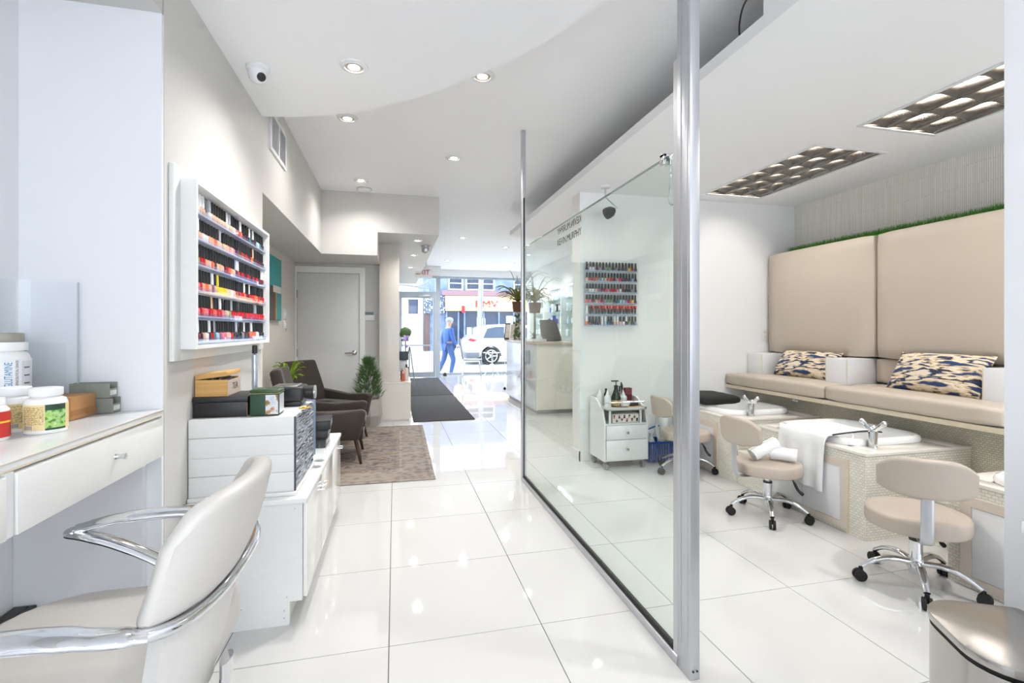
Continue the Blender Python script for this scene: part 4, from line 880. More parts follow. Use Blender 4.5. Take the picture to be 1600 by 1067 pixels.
# ------------------------------------------------------------------ low cabinet by the entrance with plants and bottles
lc = thing('display_cabinet', 'low white display cabinet at the foot of the column', 'cabinet', (0, 7.2, 0))
obj('body', B().box(-.195, .195, 6.545, 6.598, .03, .50).box(.06, .195, 6.598, 8.2, .03, .50), M_colm, lc); obj('top', B().box(-.2, .207, 6.54, 6.598, .5005, .516).box(.06, .207, 6.598, 8.21, .5005, .516), M_colm, lc); obj('plinth', B().box(-.19, .17, 6.56, 6.598, 0, .03).box(.06, .17, 6.598, 8.18, 0, .03), M_colm, lc)
obj('edge_strip', B().box(.195, .203, 6.552, 6.56, .05, .5), M_edge, lc)
CB = [(.105, 6.72, .13, .022, '#b3543f', 'small copper bottle'), (.155, 6.80, .22, .028, '#d7c4bd', 'tall pale pink bottle'), (.10, 6.95, .16, .024, '#7a4a33', 'brown glass bottle'), (.16, 7.05, .19, .026, '#c9d3de', 'pale blue bottle'), (.12, 7.25, .12, .024, '#e8e3de', 'short white bottle')]
def simple_bottle(c, h, r, col, label, group, cat='bottle', name='bottle', capc='#f0f0f0'):
    t = thing(name, label, cat, c, 0, group)
    obj('body', B().lathe([(0, 0), (r, 0), (r, h*.66), (r*.85, h*.74), (r*.4, h*.8), (0, h*.8)], n=14), mat('bt_' + col[1:], col, .25, var=.03), t, world=False)
    obj('cap', B().lathe([(0, h*.8), (r*.5, h*.8), (r*.48, h), (0, h)], n=12), mat('bc_' + capc[1:], capc, .35), t, world=False)
    return t
for i, (x, y, h, r, c, n_) in enumerate(CB): simple_bottle((x, y, .516), h, r, c, n_ + ' on the low cabinet by the entrance', 'bottles on the low cabinet', capc='#3a2a24' if i % 2 else '#d0b0a0')
fp = thing('flower_pot', 'dark square planter with purple orchids on the low cabinet', 'plant', (.13, 7.6, .516))
obj('stand', B().box(.08, .18, 7.54, 7.66, .517, .75, .004), mat('clear_stand', '#c9cdd4', .1), fp); obj('pot', B().box(.06, .20, 7.52, 7.68, .7505, .88, .006), mat('slate_planter', '#3c4654', .5), fp)
for k in range(9): obj('petal', B().ball((.14+rl.uniform(-.04, .06), 7.6+rl.uniform(-.05, .05), 1.0+rl.uniform(-.05, .12)), .026, 1, .6, 1, 8), mat('lilac_petal', '#b3a3d6', .6), fp)
obj('stem', B().tube([(.13, 7.6, .88), (.10, 7.6, 1.05), (.14, 7.6, 1.2), (.20, 7.6, 1.15)], .005, 6, cat=4), M_leafd, fp)
tp = thing('topiary_ball', 'round clipped green topiary ball on the low cabinet', 'plant', (.165, 7.9, .516))
q = B().ball((.165, 7.9, 1.16), .09, n=14)
for v in q.bm.verts: v.co += Vector((rl.uniform(-1, 1), rl.uniform(-1, 1), rl.uniform(-1, 1)))*.012
obj('foliage', q, M_leafd, tp); obj('stem', B().cyl((.165, 7.9, .6), (.165, 7.9, 1.1), .01), M_bark, tp); obj('pot', B().lathe([(0, 0), (.05, 0), (.065, .1), (.055, .1), (0, .09)], (.165, 7.9, .517), 16), M_black, tp)
one('easel_sign', B().tube([(.14, 10.4, .0), (.30, 10.55, .85)], .012, 6).tube([(.42, 10.5, 0), (.31, 10.55, .85)], .012, 6).tube([(.3, 10.85, 0), (.3, 10.56, .85)], .012, 6), mat('grey_metal', '#80858c', .4, .5), 'thin grey folding easel legs beside the entrance mat', 'easel')
one('door_weight', B().lathe([(0, 0), (.05, 0), (.05, .05), (.035, .075), (.02, .09), (0, .09)], (1.27, 12.75, 0), 16), M_black, 'small black door weight on the floor by the window', 'doorstop')

# ------------------------------------------------------------------ chairs and table at the shop window
def windowchair(label, loc, rz):
    t = thing('window_chair', label, 'chair', loc, rz, 'white chairs at the shop window')
    obj('seat', B().box(-.21, .24, -.21, .21, .42, .45, .012, 2), mat('pale_vinyl', '#8f8f96', .4), t, world=False)
    obj('backrest', B().shell(lambda u, v: (-.20-.10*v, (.21-.02*v)*(2*u-1), .46+.52*v), 6, 6, .025), mat('grey_back_vinyl', '#6f6f78', .4), t, world=False)
    for s in (1, -1):
        for x, dx in ((.2, .04), (-.18, -.05)): obj('leg', B().tube([(x, s*.19, .42), (x+dx*.3, s*.195, .3), (x+dx, s*.2, 0)], .011, 8, cat=3), M_chrome, t, world=False)
    return t
windowchair('white vinyl chair with chrome legs standing at the shop window', (1.93, 12.45, 0), R(-12))
windowchair('white vinyl chair half hidden behind the reception desk end', (3.05, 12.4, 0), R(180))
tb = thing('bistro_table', 'small white round table with curved chrome legs at the window', 'table', (2.48, 12.5, 0))
obj('top', B().lathe([(0, .60), (.24, .60), (.245, .607), (.24, .617), (0, .617)], n=28), M_gloss, tb, world=False)
obj('stem', B().cyl((0, 0, .28), (0, 0, .60), .02, n=12), M_chrome, tb, world=False)
for k in range(3):
    a = 2*math.pi*k/3+.5; obj('leg', B().tube([(0, 0, .30), (.08*math.cos(a), .08*math.sin(a), .28), (.15*math.cos(a), .15*math.sin(a), .12), (.24*math.cos(a), .24*math.sin(a), .0)], .012, 8, cat=4), M_chrome, tb, world=False)

# ------------------------------------------------------------------ reception desk and what stands on it
rd = thing('reception_desk', 'white panelled reception desk with a stone top seen through the glass', 'desk', (2.3, 7.5, 0))
M_rec = mat('cream_lacquer', '#d9d6cd', .12, var=.01)
obj('front_panel', B().box(2.0, 3.05, 6.65, 6.68, .06, 1.0, .002), M_rec, rd); obj('side_panel', B().box(1.95, 1.98, 6.66, 8.5, .06, 1.0, .002), mat('satin_metal_cladding', '#c7cad4', .18, .35), rd)
obj('corner_post', B().cyl((1.985, 6.685, .06), (1.985, 6.685, 1.0), .036, n=20), M_rec, rd)
obj('end_panel', B().box(1.98, 2.6, 8.47, 8.5, .06, 1.0), M_rec, rd); obj('plinth', B().box(1.99, 3.0, 6.70, 8.46, 0, .06), mat('grey_plinth', '#8d8d8f', .4), rd)
obj('top', B().box(1.91, 3.05, 6.61, 8.54, 1.0005, 1.035, .006), mat('beige_stone_top', '#b9aa98', .2, var=.12, scale=30), rd)
obj('card_pocket', B().box(1.935, 1.949, 6.95, 7.2, .70, .90), mat('brochure_print', '#7d8399', .5, var=.4, scale=14), rd, label='brochure holder on the desk side')
mo = thing('till_screen', 'dark grey back of a tilted till screen on the reception desk', 'monitor', (2.34, 7.2, 1.035))
obj('screen_case', B().prism([(2.175, 1.36), (2.43, 1.365), (2.53, 1.07), (2.225, 1.07), (2.20, 1.13)], 7.18, 7.22, 'y', .006), mat('dark_grey_plastic', '#5d5d5c', .5), mo)
obj('foot', B().box(2.25, 2.50, 7.10, 7.30, 1.036, 1.07, .006), M_black, mo)
tr_ = thing('card_tray', 'low white tray on the reception desk top', 'tray', (2.05, 7.0, 1.035)); obj('tray_base', B().box(1.95, 2.16, 6.8, 7.15, 1.036, 1.042), M_lam, tr_); obj('rim', B().box(1.95, 2.16, 6.8, 6.806, 1.042, 1.07).box(1.95, 2.16, 7.144, 7.15, 1.042, 1.07).box(1.95, 1.956, 6.806, 7.144, 1.042, 1.07).box(2.154, 2.16, 6.806, 7.144, 1.042, 1.07), M_lam, tr_)
for i, (x, y, col, lab) in enumerate(((1.955, 8.35, '#2d2d2f', 'dark standing picture frame at the end of the reception desk'), (2.0, 8.15, '#e6e6e6', 'white standing picture frame leaning beside the dark one'), (2.04, 7.98, '#8a6f64', 'brown standing picture frame nearest on the reception desk end'))):
    q = thing('picture_frame', lab, 'frame', (x, y, 1.035), R(-35), 'standing frames on the reception desk')
    b = B().box(-.09, .09, -.012, .012, .0, .30, .003, M=Matrix.Rotation(R(-14), 4, 'X')); obj('frame', b, mat('fr_' + col[1:], col, .4), q, world=False)
    obj('picture', B().box(-.07, .07, -.0135, -.0125, .03, .27, M=Matrix.Rotation(R(-14), 4, 'X')), mat('frame_print', '#b9b2aa', .5, var=.4, scale=20), q, world=False)
def strappot(label, c, zpot, n1, l1):
    t = thing('spider_plant', label, 'plant', c)
    obj('pot', B().lathe([(0, 0), (.085, 0), (.105, .17), (.092, .17), (0, .15)], (c[0], c[1], zpot), 20), M_brownpot, t)
    obj('stand', B().cyl((c[0], c[1], c[2]), (c[0], c[1], zpot), .02, n=10).cyl((c[0], c[1], c[2]), (c[0], c[1], c[2]+.012), .09, n=20), M_steel, t)
    leaves(t, (c[0], c[1], zpot+.16), n1, l1, .30, .16, .038, M_leafo)
    return t
p1 = strappot('bushy olive spider plant in a brown pot left of the thin metal post', (1.975, 7.75, 1.035), 1.50, 60, .36)
for k in range(7):
    az = -2.2 + .6*k; obj('long_leaf', strap(B(), (1.98, 7.75, 1.68), az, .5, .55, .12, .012), M_leafo, p1)
for k in range(26): obj('trailing_leaf', B().ball((1.93+rl.uniform(-.05, .06), 7.68+rl.uniform(-.05, .05), 1.48-.40*rl.random()), .020, 1, .4, 1.2, 6), M_leafd, p1)
p2 = strappot('bushy olive spider plant in a brown pot seen through the glass edge', (2.22, 7.62, 1.035), 1.48, 44, .27)
for k in range(6):
    az = -2.0 + .7*k; obj('long_leaf', strap(B(), (2.22, 7.62, 1.66), az, .45, .45, .10, .012), M_leafo, p2)
sp_ = thing('desk_succulent', 'small dark spiky plant on the reception desk tray side', 'plant', (2.14, 7.4, 1.035)); obj('pot', B().lathe([(0, 0), (.03, 0), (.038, .05), (0, .045)], (2.14, 7.4, 1.036), 14), M_black, sp_); leaves(sp_, (2.14, 7.4, 1.08), 12, .09, .10, .02, .015, M_leafd)

# ------------------------------------------------------------------ product shelves behind the desk
su = thing('shelf_unit', 'white wall shelving with glass shelves of hair products behind reception', 'shelving', (3.45, 10.0, 0))
obj('back_panel', B().box(3.605, 3.619, 8.2, 11.9, .75, 2.13), M_white, su); obj('top_board', B().box(3.30, 3.605, 8.2, 11.9, 2.10, 2.13), M_white, su)
for y in (8.25, 9.44, 10.63, 11.82): obj('upright', B().box(3.30, 3.605, y-.02, y+.02, .75, 2.10), M_white, su)
obj('base_cabinet', B().box(3.25, 3.605, 8.2, 11.9, 0, .75, .003), M_lam, su)
for ya, yb in ((8.27, 9.42), (9.46, 10.61), (10.65, 11.80)): obj('led_strip', B().box(3.33, 3.345, ya+.02, yb-.02, 2.088, 2.0995), mat('led_strip', '#ffffff', .5, emit='#eaf2ff', es=16.), su)
M_shelfglass = glass('shelf_glass', (.86, .95, .94), 1.5)
SZ = [1.85, 1.59, 1.335, 1.08, .76]
for bi, (ya, yb) in enumerate(((8.27, 9.42), (9.46, 10.61), (10.65, 11.80))):
    for z in SZ[:4]: obj('glass_shelf', B().box(3.31, 3.603, ya, yb, z-.008, z), M_shelfglass, su)
rp = random.Random(5); BAY = ['nearest', 'middle', 'far']; SH = ['top', 'second', 'third', 'fourth', 'bottom']
PC = [('white', '#eef0f3'), ('silver grey', '#b8bcc4'), ('royal blue', '#3344a8'), ('black', '#2a2c30'), ('pale blue', '#bcd0e4'), ('cream', '#e6e0d2')]
for bi, (ya, yb) in enumerate(((8.27, 9.42), (9.46, 10.61), (10.65, 11.80))):
    for si, z in enumerate(SZ):
        n = 5 if si < 4 else 4
        for k in range(n):
            y = ya + .12 + (yb-ya-.24)*k/(n-1) + rp.uniform(-.03, .03)
            ci = rp.choice([0, 0, 0, 1, 4, 5]) if not (bi == 1 and si in (1, 2)) else rp.choice([2, 2, 3, 0])
            if bi == 0 and si == 4: ci = rp.choice([0, 3])
            cn, ch_ = PC[ci]; h = rp.uniform(.13, .20)
            lab = '%s product %%s, %s from near end, %s shelf of %s bay behind reception' % (cn, ORD[k+1], SH[si], BAY[bi])
            zb = z if si < 4 else .7505
            if rp.random() < .62: simple_bottle((3.42+rp.uniform(-.03, .03), y, zb), h, rp.uniform(.028, .04), ch_, lab % 'bottle', 'hair products on the shelves', 'bottle', 'product_bottle', '#dfe3e8' if ci else '#c4c8ce')
            else:
                q = thing('product_box', lab % 'carton', 'box', (3.43, y, zb), 0, 'hair products on the shelves'); w_ = rp.uniform(.07, .12)
                obj('carton', B().box(-.04, .04, -w_/2, w_/2, 0, h*.95, .002), mat('pb_' + ch_[1:], ch_, .4, var=.03), q, world=False)
                obj('label_panel', B().box(-.0412, -.0402, -w_*.35, w_*.35, h*.2, h*.7), mat('pl_' + ch_[1:], '#d9dde6' if ci in (2, 3) else '#9aa4b8', .4), q, world=False)
# ------------------------------------------------------------------ pedicure bench
pb = thing('pedicure_bench', 'long mosaic-fronted pedicure bench along the stone-strip wall', 'bench', (3.7, 2.6, 0))
obj('platform', B().box(3.42, 4.015, .98, 4.197, 0, .640), M_tubdk, pb)
obj('seat_board', B().box(3.20, 4.015, .98, 4.197, .6405, .672), M_lam, pb); obj('edge_strip', B().box(3.195, 3.1995, .98, 4.197, .6405, .672), M_edge, pb)
obj('ledge', B().box(3.86, 4.018, .98, 4.197, .98, 1.978), M_lam, pb)
for y in (4.095, 3.187, 2.087):
    a = obj('armrest', B().box(3.45, 3.86, y-.1, y+.1, .673, .98, .003), M_lam, pb); obj('edge_strip', B().box(3.4485, 3.4500, y-.1, y-.094, .673, .978).box(3.4485, 3.45, y+.094, y+.1, .673, .978), M_edge, a)
obj('jet_knob', B().lathe([(0, 0), (.030, 0), (.030, .006), (.02, .012), (.022, .02), (.012, .026), (0, .026)], n=20, M=Matrix.Translation((3.42, 3.56, .585)) @ Matrix.Rotation(R(-90), 4, 'Y')), M_chrome, pb)
q = B(); rg = random.Random(2)
for k in range(5200):
    y = rg.uniform(1.0, 4.13); x = rg.uniform(3.862, 3.935); c = Vector((x, y, 1.995)); d = Vector((rg.uniform(-.5, .5), rg.uniform(-.5, .5), 1))*rg.uniform(.035, .062)
    a = rg.uniform(0, 3.14); s_ = Vector((math.cos(a), math.sin(a), 0))*.0022
    v = [q.bm.verts.new(c-s_), q.bm.verts.new(c+s_), q.bm.verts.new(c+d)]; q.bm.faces.new(v)
gr = thing('grass_strip', 'artificial grass strip along the ledge above the backrests', 'grass strip', (3.9, 2.5, 1.979))
obj('backing', B().box(3.862, 3.935, 1.0, 4.14, 1.979, 1.996), M_grass, gr); obj('blades', q, M_grass, gr, kind='stuff', smooth=0)
def pad(name, x0, x1, y0, y1, z0, z1, r, puff, axis, nu=14, nv=10):
    b = B().box(x0, x1, y0, y1, z0, z1)
    bmesh.ops.subdivide_edges(b.bm, edges=b.bm.edges[:], cuts=9, use_grid_fill=True)
    cx, cy, cz = (x0+x1)/2, (y0+y1)/2, (z0+z1)/2; hx, hy, hz = (x1-x0)/2, (y1-y0)/2, (z1-z0)/2
    for v in b.bm.verts:
        p = v.co - Vector((cx, cy, cz)); l = [p.x/hx, p.y/hy, p.z/hz]
        # rounded edges: pull every point that lies near an edge onto a radius r
        q_ = Vector((max(-hx+r, min(hx-r, p.x)), max(-hy+r, min(hy-r, p.y)), max(-hz+r, min(hz-r, p.z)))); d = p - q_
        if d.length > 1e-6: p = q_ + d.normalized()*r
        o1 = [i for i in range(3) if i != axis]
        f = (1-abs(l[o1[0]])**3)*(1-abs(l[o1[1]])**3)
        wr = .0022*math.sin(17*p[o1[0]]*2+5*p[o1[1]]) + .0016*math.sin(41*p[o1[1]]+13*p[o1[0]])
        p[axis] += math.copysign(puff*f, l[axis]) + (wr*f if abs(l[axis]) > .9 else 0)
        v.co = p + Vector((cx, cy, cz))
    return b
for ya, yb, lab in ((3.055, 4.19, 'beige vinyl seat cushion of the corner seat beside the white wall'), (1.93, 3.045, 'beige vinyl seat cushion of the seat nearer the viewer')):
    # cushion is notched round the armrests at its rear: front slab and rear slab in one upholstered piece
    b = pad('c', 3.18, 3.448, ya, yb, .674, .785, .03, .006, 2)
    ra = ya + (.235 if ya > 3 else .26); rb = yb - (.20 if ya > 3 else .005 if False else .06)
    one('seat_cushion', b, M_beige, lab, 'cushion', 'bench seat cushions', smooth=60)
for ya, yb, lab in ((3.292, 3.990, 'rear seat pad of the corner seat between its armrests'), (2.192, 3.082, 'rear seat pad of the seat nearer the viewer, under the large pillow')):
    one('seat_pad', pad('c', 3.44+.010, 3.70, ya, yb, .674, .785, .02, .004, 2), M_beige, lab, 'cushion', 'rear seat pads', smooth=60)
for ya, yb, lab, la, lb_ in ((3.05, 4.17, 'beige upholstered backrest panel of the corner seat', 3.30, 3.985), (1.93, 3.035, 'beige upholstered backrest panel nearer the viewer', 2.20, 3.075)):
    t = thing('backrest_panel', lab, 'backrest', (3.75, (ya+yb)/2, .79), 0, 'upholstered backrest panels')
    obj('upper_pad', pad('u', 3.66, 3.855, ya, yb, .985, 1.965, .035, .02, 0), M_beige, t, smooth=60)
    obj('lower_pad', pad('l', 3.71, 3.855, la, lb_, .79, .984, .02, .006, 0), M_beige, t, smooth=60)
def pillow(label, c, L, H, T, tilt, rz=0.):
    b = B(); n = 20
    def fn(sg):
        def f(u, v):
            a, d = 2*u-1, 2*v-1; e = (max(0, 1-a*a)*max(0, 1-d*d))**.42
            k = 1 - .06*(1-abs(a))*abs(d)**4 - .0; k2 = 1 - .05*(1-abs(d))*abs(a)**4
            return (sg*T*e, a*L/2*k2, d*H/2*k)
        return f
    b.shell(fn(1), n, n).shell(lambda u, v: fn(-1)(1-u, v), n, n)
    bmesh.ops.remove_doubles(b.bm, verts=b.bm.verts[:], dist=.0005)
    o = obj('lumbar_pillow', b, M_pillow, smooth=80); o.location = c; o.rotation_euler = (0, R(tilt), rz); return tag(o, label, 'pillow', 'ikat lumbar pillows')
pillow('navy and cream ikat lumbar pillow on the corner seat by the white wall', (3.575, 3.61, .90), .60, .27, .075, 34, R(3))
pillow('navy and cream ikat lumbar pillow on the seat nearer the viewer', (3.565, 2.52, .915), .60, .30, .075, 30, R(-2))
wo = thing('wall_outlet', 'small cream wall outlet beside the corner backrest', 'outlet', (3.66, 4.2, 1.10)); obj('plate', B().box(3.615, 3.69, 4.193, 4.199, 1.10, 1.22, .002), M_lam, wo)
for z in (1.135, 1.185): obj('socket', B().box(3.635, 3.67, 4.1915, 4.1935, z-.014, z+.014, .001), M_edge, wo)

# ------------------------------------------------------------------ foot-bath tubs
def tub(ya, yb, label, faucet, pan_y, strip=.11):
    t = thing('foot_bath', label, 'foot bath', (3.0, (ya+yb)/2, 0), 0, 'mosaic foot baths')
    X0, X1, Z1 = 2.615, 3.418, .482
    bx0, bx1, by0, by1 = 2.70, 3.28, ya+.17, yb-.12
    obj('mosaic_box', B().box(X0, X1, ya, yb, 0, .33).box(X0, bx0, ya, yb, .33, Z1).box(bx1, X1, ya, yb, .33, Z1).box(bx0, bx1, ya, by0, .33, Z1).box(bx0, bx1, by1, yb, .33, Z1), M_tub, t)
    obj('deck', B().box(X0-.006, bx0, ya-.006, yb, Z1+.0005, .50, .002).box(bx1, X1, ya-.006, yb, Z1+.0005, .50, .002).box(bx0, bx1, ya-.006, by0, Z1+.0005, .50, .002).box(bx0, bx1, by1, yb, Z1+.0005, .50, .002), mat('white_stone_deck', '#e6e1d9', .12, var=.02), t)
    # ceramic basin: rolled rim and sunken bowl
    cx, cy, hx, hy = (bx0+bx1)/2, (by0+by1)/2, (bx1-bx0)/2+.03, (by1-by0)/2+.03
    def ring(s, z, k=5.):
        return [(cx + s*hx*math.copysign(abs(math.cos(a))**(2/k), math.cos(a)), cy + s*hy*math.copysign(abs(math.sin(a))**(2/k), math.sin(a)), z) for a in [2*math.pi*i/40 for i in range(40)]]
    b = B(); rings = [ring(1.0, .5005), ring(1.01, .515), ring(.99, .535), ring(.94, .542), ring(.88, .535), ring(.83, .50), ring(.76, .40), ring(.62, .36), ring(.2, .352)]
    vs = [[b.bm.verts.new(p) for p in r_] for r_ in rings]
    for A_, B_ in zip(vs, vs[1:]):
        for i in range(40): b.bm.faces.new((A_[i], A_[(i+1) % 40], B_[(i+1) % 40], B_[i]))
    b.bm.faces.new(vs[-1])
    obj('basin', b, M_ceramic, t, smooth=60)
    # access doors in a wooden frame on the front
    pa, pc = pan_y
    fr = obj('door_frame', B().box(X0-.012, X0-.0005, pa, pa+.045, .02, .43).box(X0-.012, X0-.0005, pc-.045, pc, .02, .43).box(X0-.012, X0-.0005, pa+.045, pc-.045, .385, .43).box(X0-.012, X0-.0005, pa+.045, pc-.045, .02, .06), M_pink, t)
    m_ = (pa+pc)/2
    for a, c in ((pa+.047, m_-.002), (m_+.002, pc-.047)): obj('access_door', B().box(X0-.010, X0-.0008, a, c, .062, .383, .001), M_lam, t)
    obj('frame_edge', B().box(X0-.0125, X0-.0005, pa-.004, pa-.0005, .0, .435), M_edge, t)
    if faucet:
        fx, fy = faucet
        f = obj('faucet', B().cyl((fx, fy, .5005), (fx, fy, .508), .026, n=20).cyl((fx, fy, .508), (fx, fy, .60), .022, .024, 20).tube([(fx, fy, .59), (fx+.02, fy+.01, .615), (fx+.055, fy+.02, .618), (fx+.075, fy+.03, .60)], [.022, .018, .015, .013], 12, cat=4), M_chrome, t)
        for s in (-1, 1): obj('lever', B().tube([(fx, fy, .60), (fx+.01*s, fy-.028*s, .625), (fx+.015*s, fy-.05*s, .65)], .0125, 10, cat=3).ball((fx+.017*s, fy-.055*s, .652), .017, n=10), M_chrome, f)
    return t
tub(3.31, 4.198, 'mosaic foot bath by the white wall, with a black cushion on it', (2.845, 3.42), (3.535, 4.17))
tub(2.224, 3.11, 'mosaic foot bath in the middle, draped with a white towel', (2.80, 2.335), (2.335, 2.98))
tub(.96, 1.80, 'mosaic foot bath partly hidden by the near white wall', (2.85, 1.05), (1.06, 1.74))
stp = thing('bench_step', 'low mosaic step between the two rear foot baths', 'step', (3.0, 3.21, 0)); obj('riser', B().box(2.63, 3.418, 3.112, 3.308, 0, .245), M_tub, stp); obj('tread', B().box(2.625, 3.418, 3.112, 3.303, .2455, .262, .002), MATS['white_stone_deck'], stp)
stp = thing('bench_step', 'low mosaic step beside the near stool, before the last foot bath', 'step', (3.0, 2.01, 0)); obj('riser', B().box(2.95, 3.418, 1.803, 2.215, 0, .245), M_tub, stp); obj('tread', B().box(2.945, 3.418, 1.803, 2.215, .2455, .262, .002), MATS['white_stone_deck'], stp)
bc = thing('leg_cushion', 'black vinyl leg-rest cushion lying on the rear foot bath rim', 'cushion', (2.78, 3.9, .545)); o_ = obj('pad', pad('p', 2.62, 3.0, 3.72, 4.14, .55, .62, .03, .012, 2), M_rubber, bc, smooth=60); obj('piping', B().tube([(2.63, 3.73, .585), (2.99, 3.73, .585), (2.99, 4.13, .585), (2.63, 4.13, .585)], .006, 6, closed=True), M_black, bc)

# towel over the middle foot bath
def towelfn(u, v):
    y = 2.475 + .365*u; s = v*1.02; fold = .008*math.sin(u*21)*min(1, max(0, (s-.50)/.2)) + .004*math.sin(u*9+v*4)
    if s < .42: x = 3.02 - s*.98; z = .553 + .012*math.sin(math.pi*s/.42)
    elif s < .50:
        k = (s-.42)/.08; x = 2.608 - .022*math.sin(k*math.pi/2); z = .553 - .022*(1-math.cos(k*math.pi/2)) - .03*k
    else: x = 2.586 - .004 - .02*(s-.5); z = .50 - (s-.50)*.52*(1 + .10*(1-u))
    y += (.03*(u-.5))*(1-v) - .02*v*(u-.3)
    return (x - (fold if s > .45 else 0), y, z + (fold*.6 if s <= .45 else 0))
tw = thing('draped_towel', 'white towel draped over the front rim of the middle foot bath', 'towel', (2.6, 2.7, .25))
obj('cloth', B().shell(towelfn, 36, 44, .007), M_towel, tw, smooth=80)
obj('dark_hem', B().tube([(3.02, 2.461, .556), (2.9, 2.457, .57), (2.75, 2.457, .566), (2.64, 2.462, .558)], .005, 6, cat=4), mat('charcoal_hem', '#3a3c42', .9), tw)

# ------------------------------------------------------------------ rolling stools
def stool(label, loc, back_az, base_az, seat_h=.36):
    t = thing('rolling_stool', label, 'stool', loc, 0, 'greige rolling pedicure stools')
    obj('seat', B().lathe([(0, seat_h-.075), (.185, seat_h-.075), (.197, seat_h-.071), (.2, seat_h-.062), (.2, seat_h-.016), (.196, seat_h-.006), (.186, seat_h-.001), (.12, seat_h+.002), (0, seat_h+.003)], n=40), M_greige, t, world=False, smooth=60)
    obj('gas_column', B().cyl((0, 0, .115), (0, 0, .22), .026, n=20).cyl((0, 0, .22), (0, 0, seat_h-.062), .016, n=16), M_chrome, t, world=False)
    obj('collar', B().cyl((0, 0, .216), (0, 0, .226), .0275, n=20), M_black, t, world=False)
    obj('hub', B().lathe([(0, .06), (.028, .06), (.034, .09), (.034, .125), (.028, .135), (0, .135)], n=20), M_chrome, t, world=False)
    for k in range(5):
        a = R(base_az) + 2*math.pi*k/5; c, s = math.cos(a), math.sin(a)
        obj('base_leg', B().tube([(.02*c, .02*s, .112), (.10*c, .10*s, .122), (.17*c, .17*s, .105), (.228*c, .228*s, .07)], [.02, .0185, .016, .0135], 10, sec=(1, .72), cat=4), M_chrome, t, world=False, smooth=60)
        cw = obj('castor', B().cyl((.235*c-.017*s, .235*s+.017*c, .027), (.235*c-.005*s, .235*s+.005*c, .027), .027, n=16).cyl((.235*c+.005*s, .235*s-.005*c, .027), (.235*c+.017*s, .235*s-.017*c, .027), .027, n=16).cyl((.231*c, .231*s, .03), (.231*c, .231*s, .066), .009, n=8), M_rubber, t, world=False)
    ca, sa = math.cos(R(back_az)), math.sin(R(back_az))
    def bf(u, v):
        w_ = 2*u-1; ang = w_*.72; rr = .27
        zz_ = .480 + .005*abs(w_) + v*(.175*(1-.35*abs(w_)**3.5)) + .03*abs(w_)**3.5*(1-v)
        lx = rr - .235*(1-math.cos(ang)) + .015*v; ly = .27*math.sin(ang)
        return (lx*ca - ly*sa, lx*sa + ly*ca, zz_)
    b = B().shell(bf, 22, 8, .038)
    bmesh.ops.bevel(b.bm, geom=[e for e in b.bm.edges if len(e.link_faces) == 2 and e.calc_face_angle(0) > 1.0], offset=.013, segments=3, profile=.5, affect='EDGES')
    obj('backrest', b, M_greige, t, world=False, smooth=60)
    def L(x, z): return (x*ca, x*sa, z)
    obj('back_bar', B().tube([L(.05, seat_h-.082), L(.19, seat_h-.084), L(.245, seat_h-.065), L(.262, seat_h+.02), L(.262, .53)], .018, 12, sec=(.3, 1.3), cat=5, up=(-sa, ca, 0)), M_alu, t, world=False, smooth=60)
    la = R(back_az+140); obj('lever', B().tube([(.03*math.cos(la), .03*math.sin(la), seat_h-.075), (.13*math.cos(la), .13*math.sin(la), seat_h-.10), (.17*math.cos(la), .17*math.sin(la), seat_h-.17), (.20*math.cos(la), .20*math.sin(la), seat_h-.20)], [.004, .005, .009, .011], 8, cat=4), M_black, t, world=False)
    return t
stool('greige rolling stool with two rolled towels on its seat', (2.36, 2.685, 0), 183, 19)
stool('greige rolling stool in front, before the middle foot bath and steel bin', (2.395, 1.785, 0), 225, 10)
stool('greige rolling stool half hidden behind the aluminium end post', (2.40, 3.67, 0), 178, 40)
stool('rolling stool with one castor showing past the reception desk end', (2.38, 9.5, 0), 60, 30)
def towel_roll(label, c, L, r, rz, tilt=0.):
    t = thing('rolled_towel', label, 'towel', c, 0, 'rolled white towels'); b = B(); turns = 4.2; n = 90
    Mx = Matrix.Rotation(rz, 4, 'Z') @ Matrix.Rotation(tilt, 4, 'Y')
    def fn(u, v):
        a = 2*math.pi*turns*u; rr = r*(.10 + .90*u) + .0012*math.sin(a*3+v*9)
        return tuple(Mx @ Vector(((v-.5)*L*(1+.05*math.sin(a)), rr*math.cos(a), r + rr*math.sin(a))))
    b.shell(fn, n, 6, .0075); obj('cloth', b, M_towel, t, world=False, smooth=80); return t
towel_roll('rolled white towel lying flat on the stool seat', (2.43, 2.63, .364), .15, .043, R(-50))
towel_roll('rolled white towel leaning on top of the other roll', (2.36, 2.69, .392), .18, .044, R(-8), R(-24))

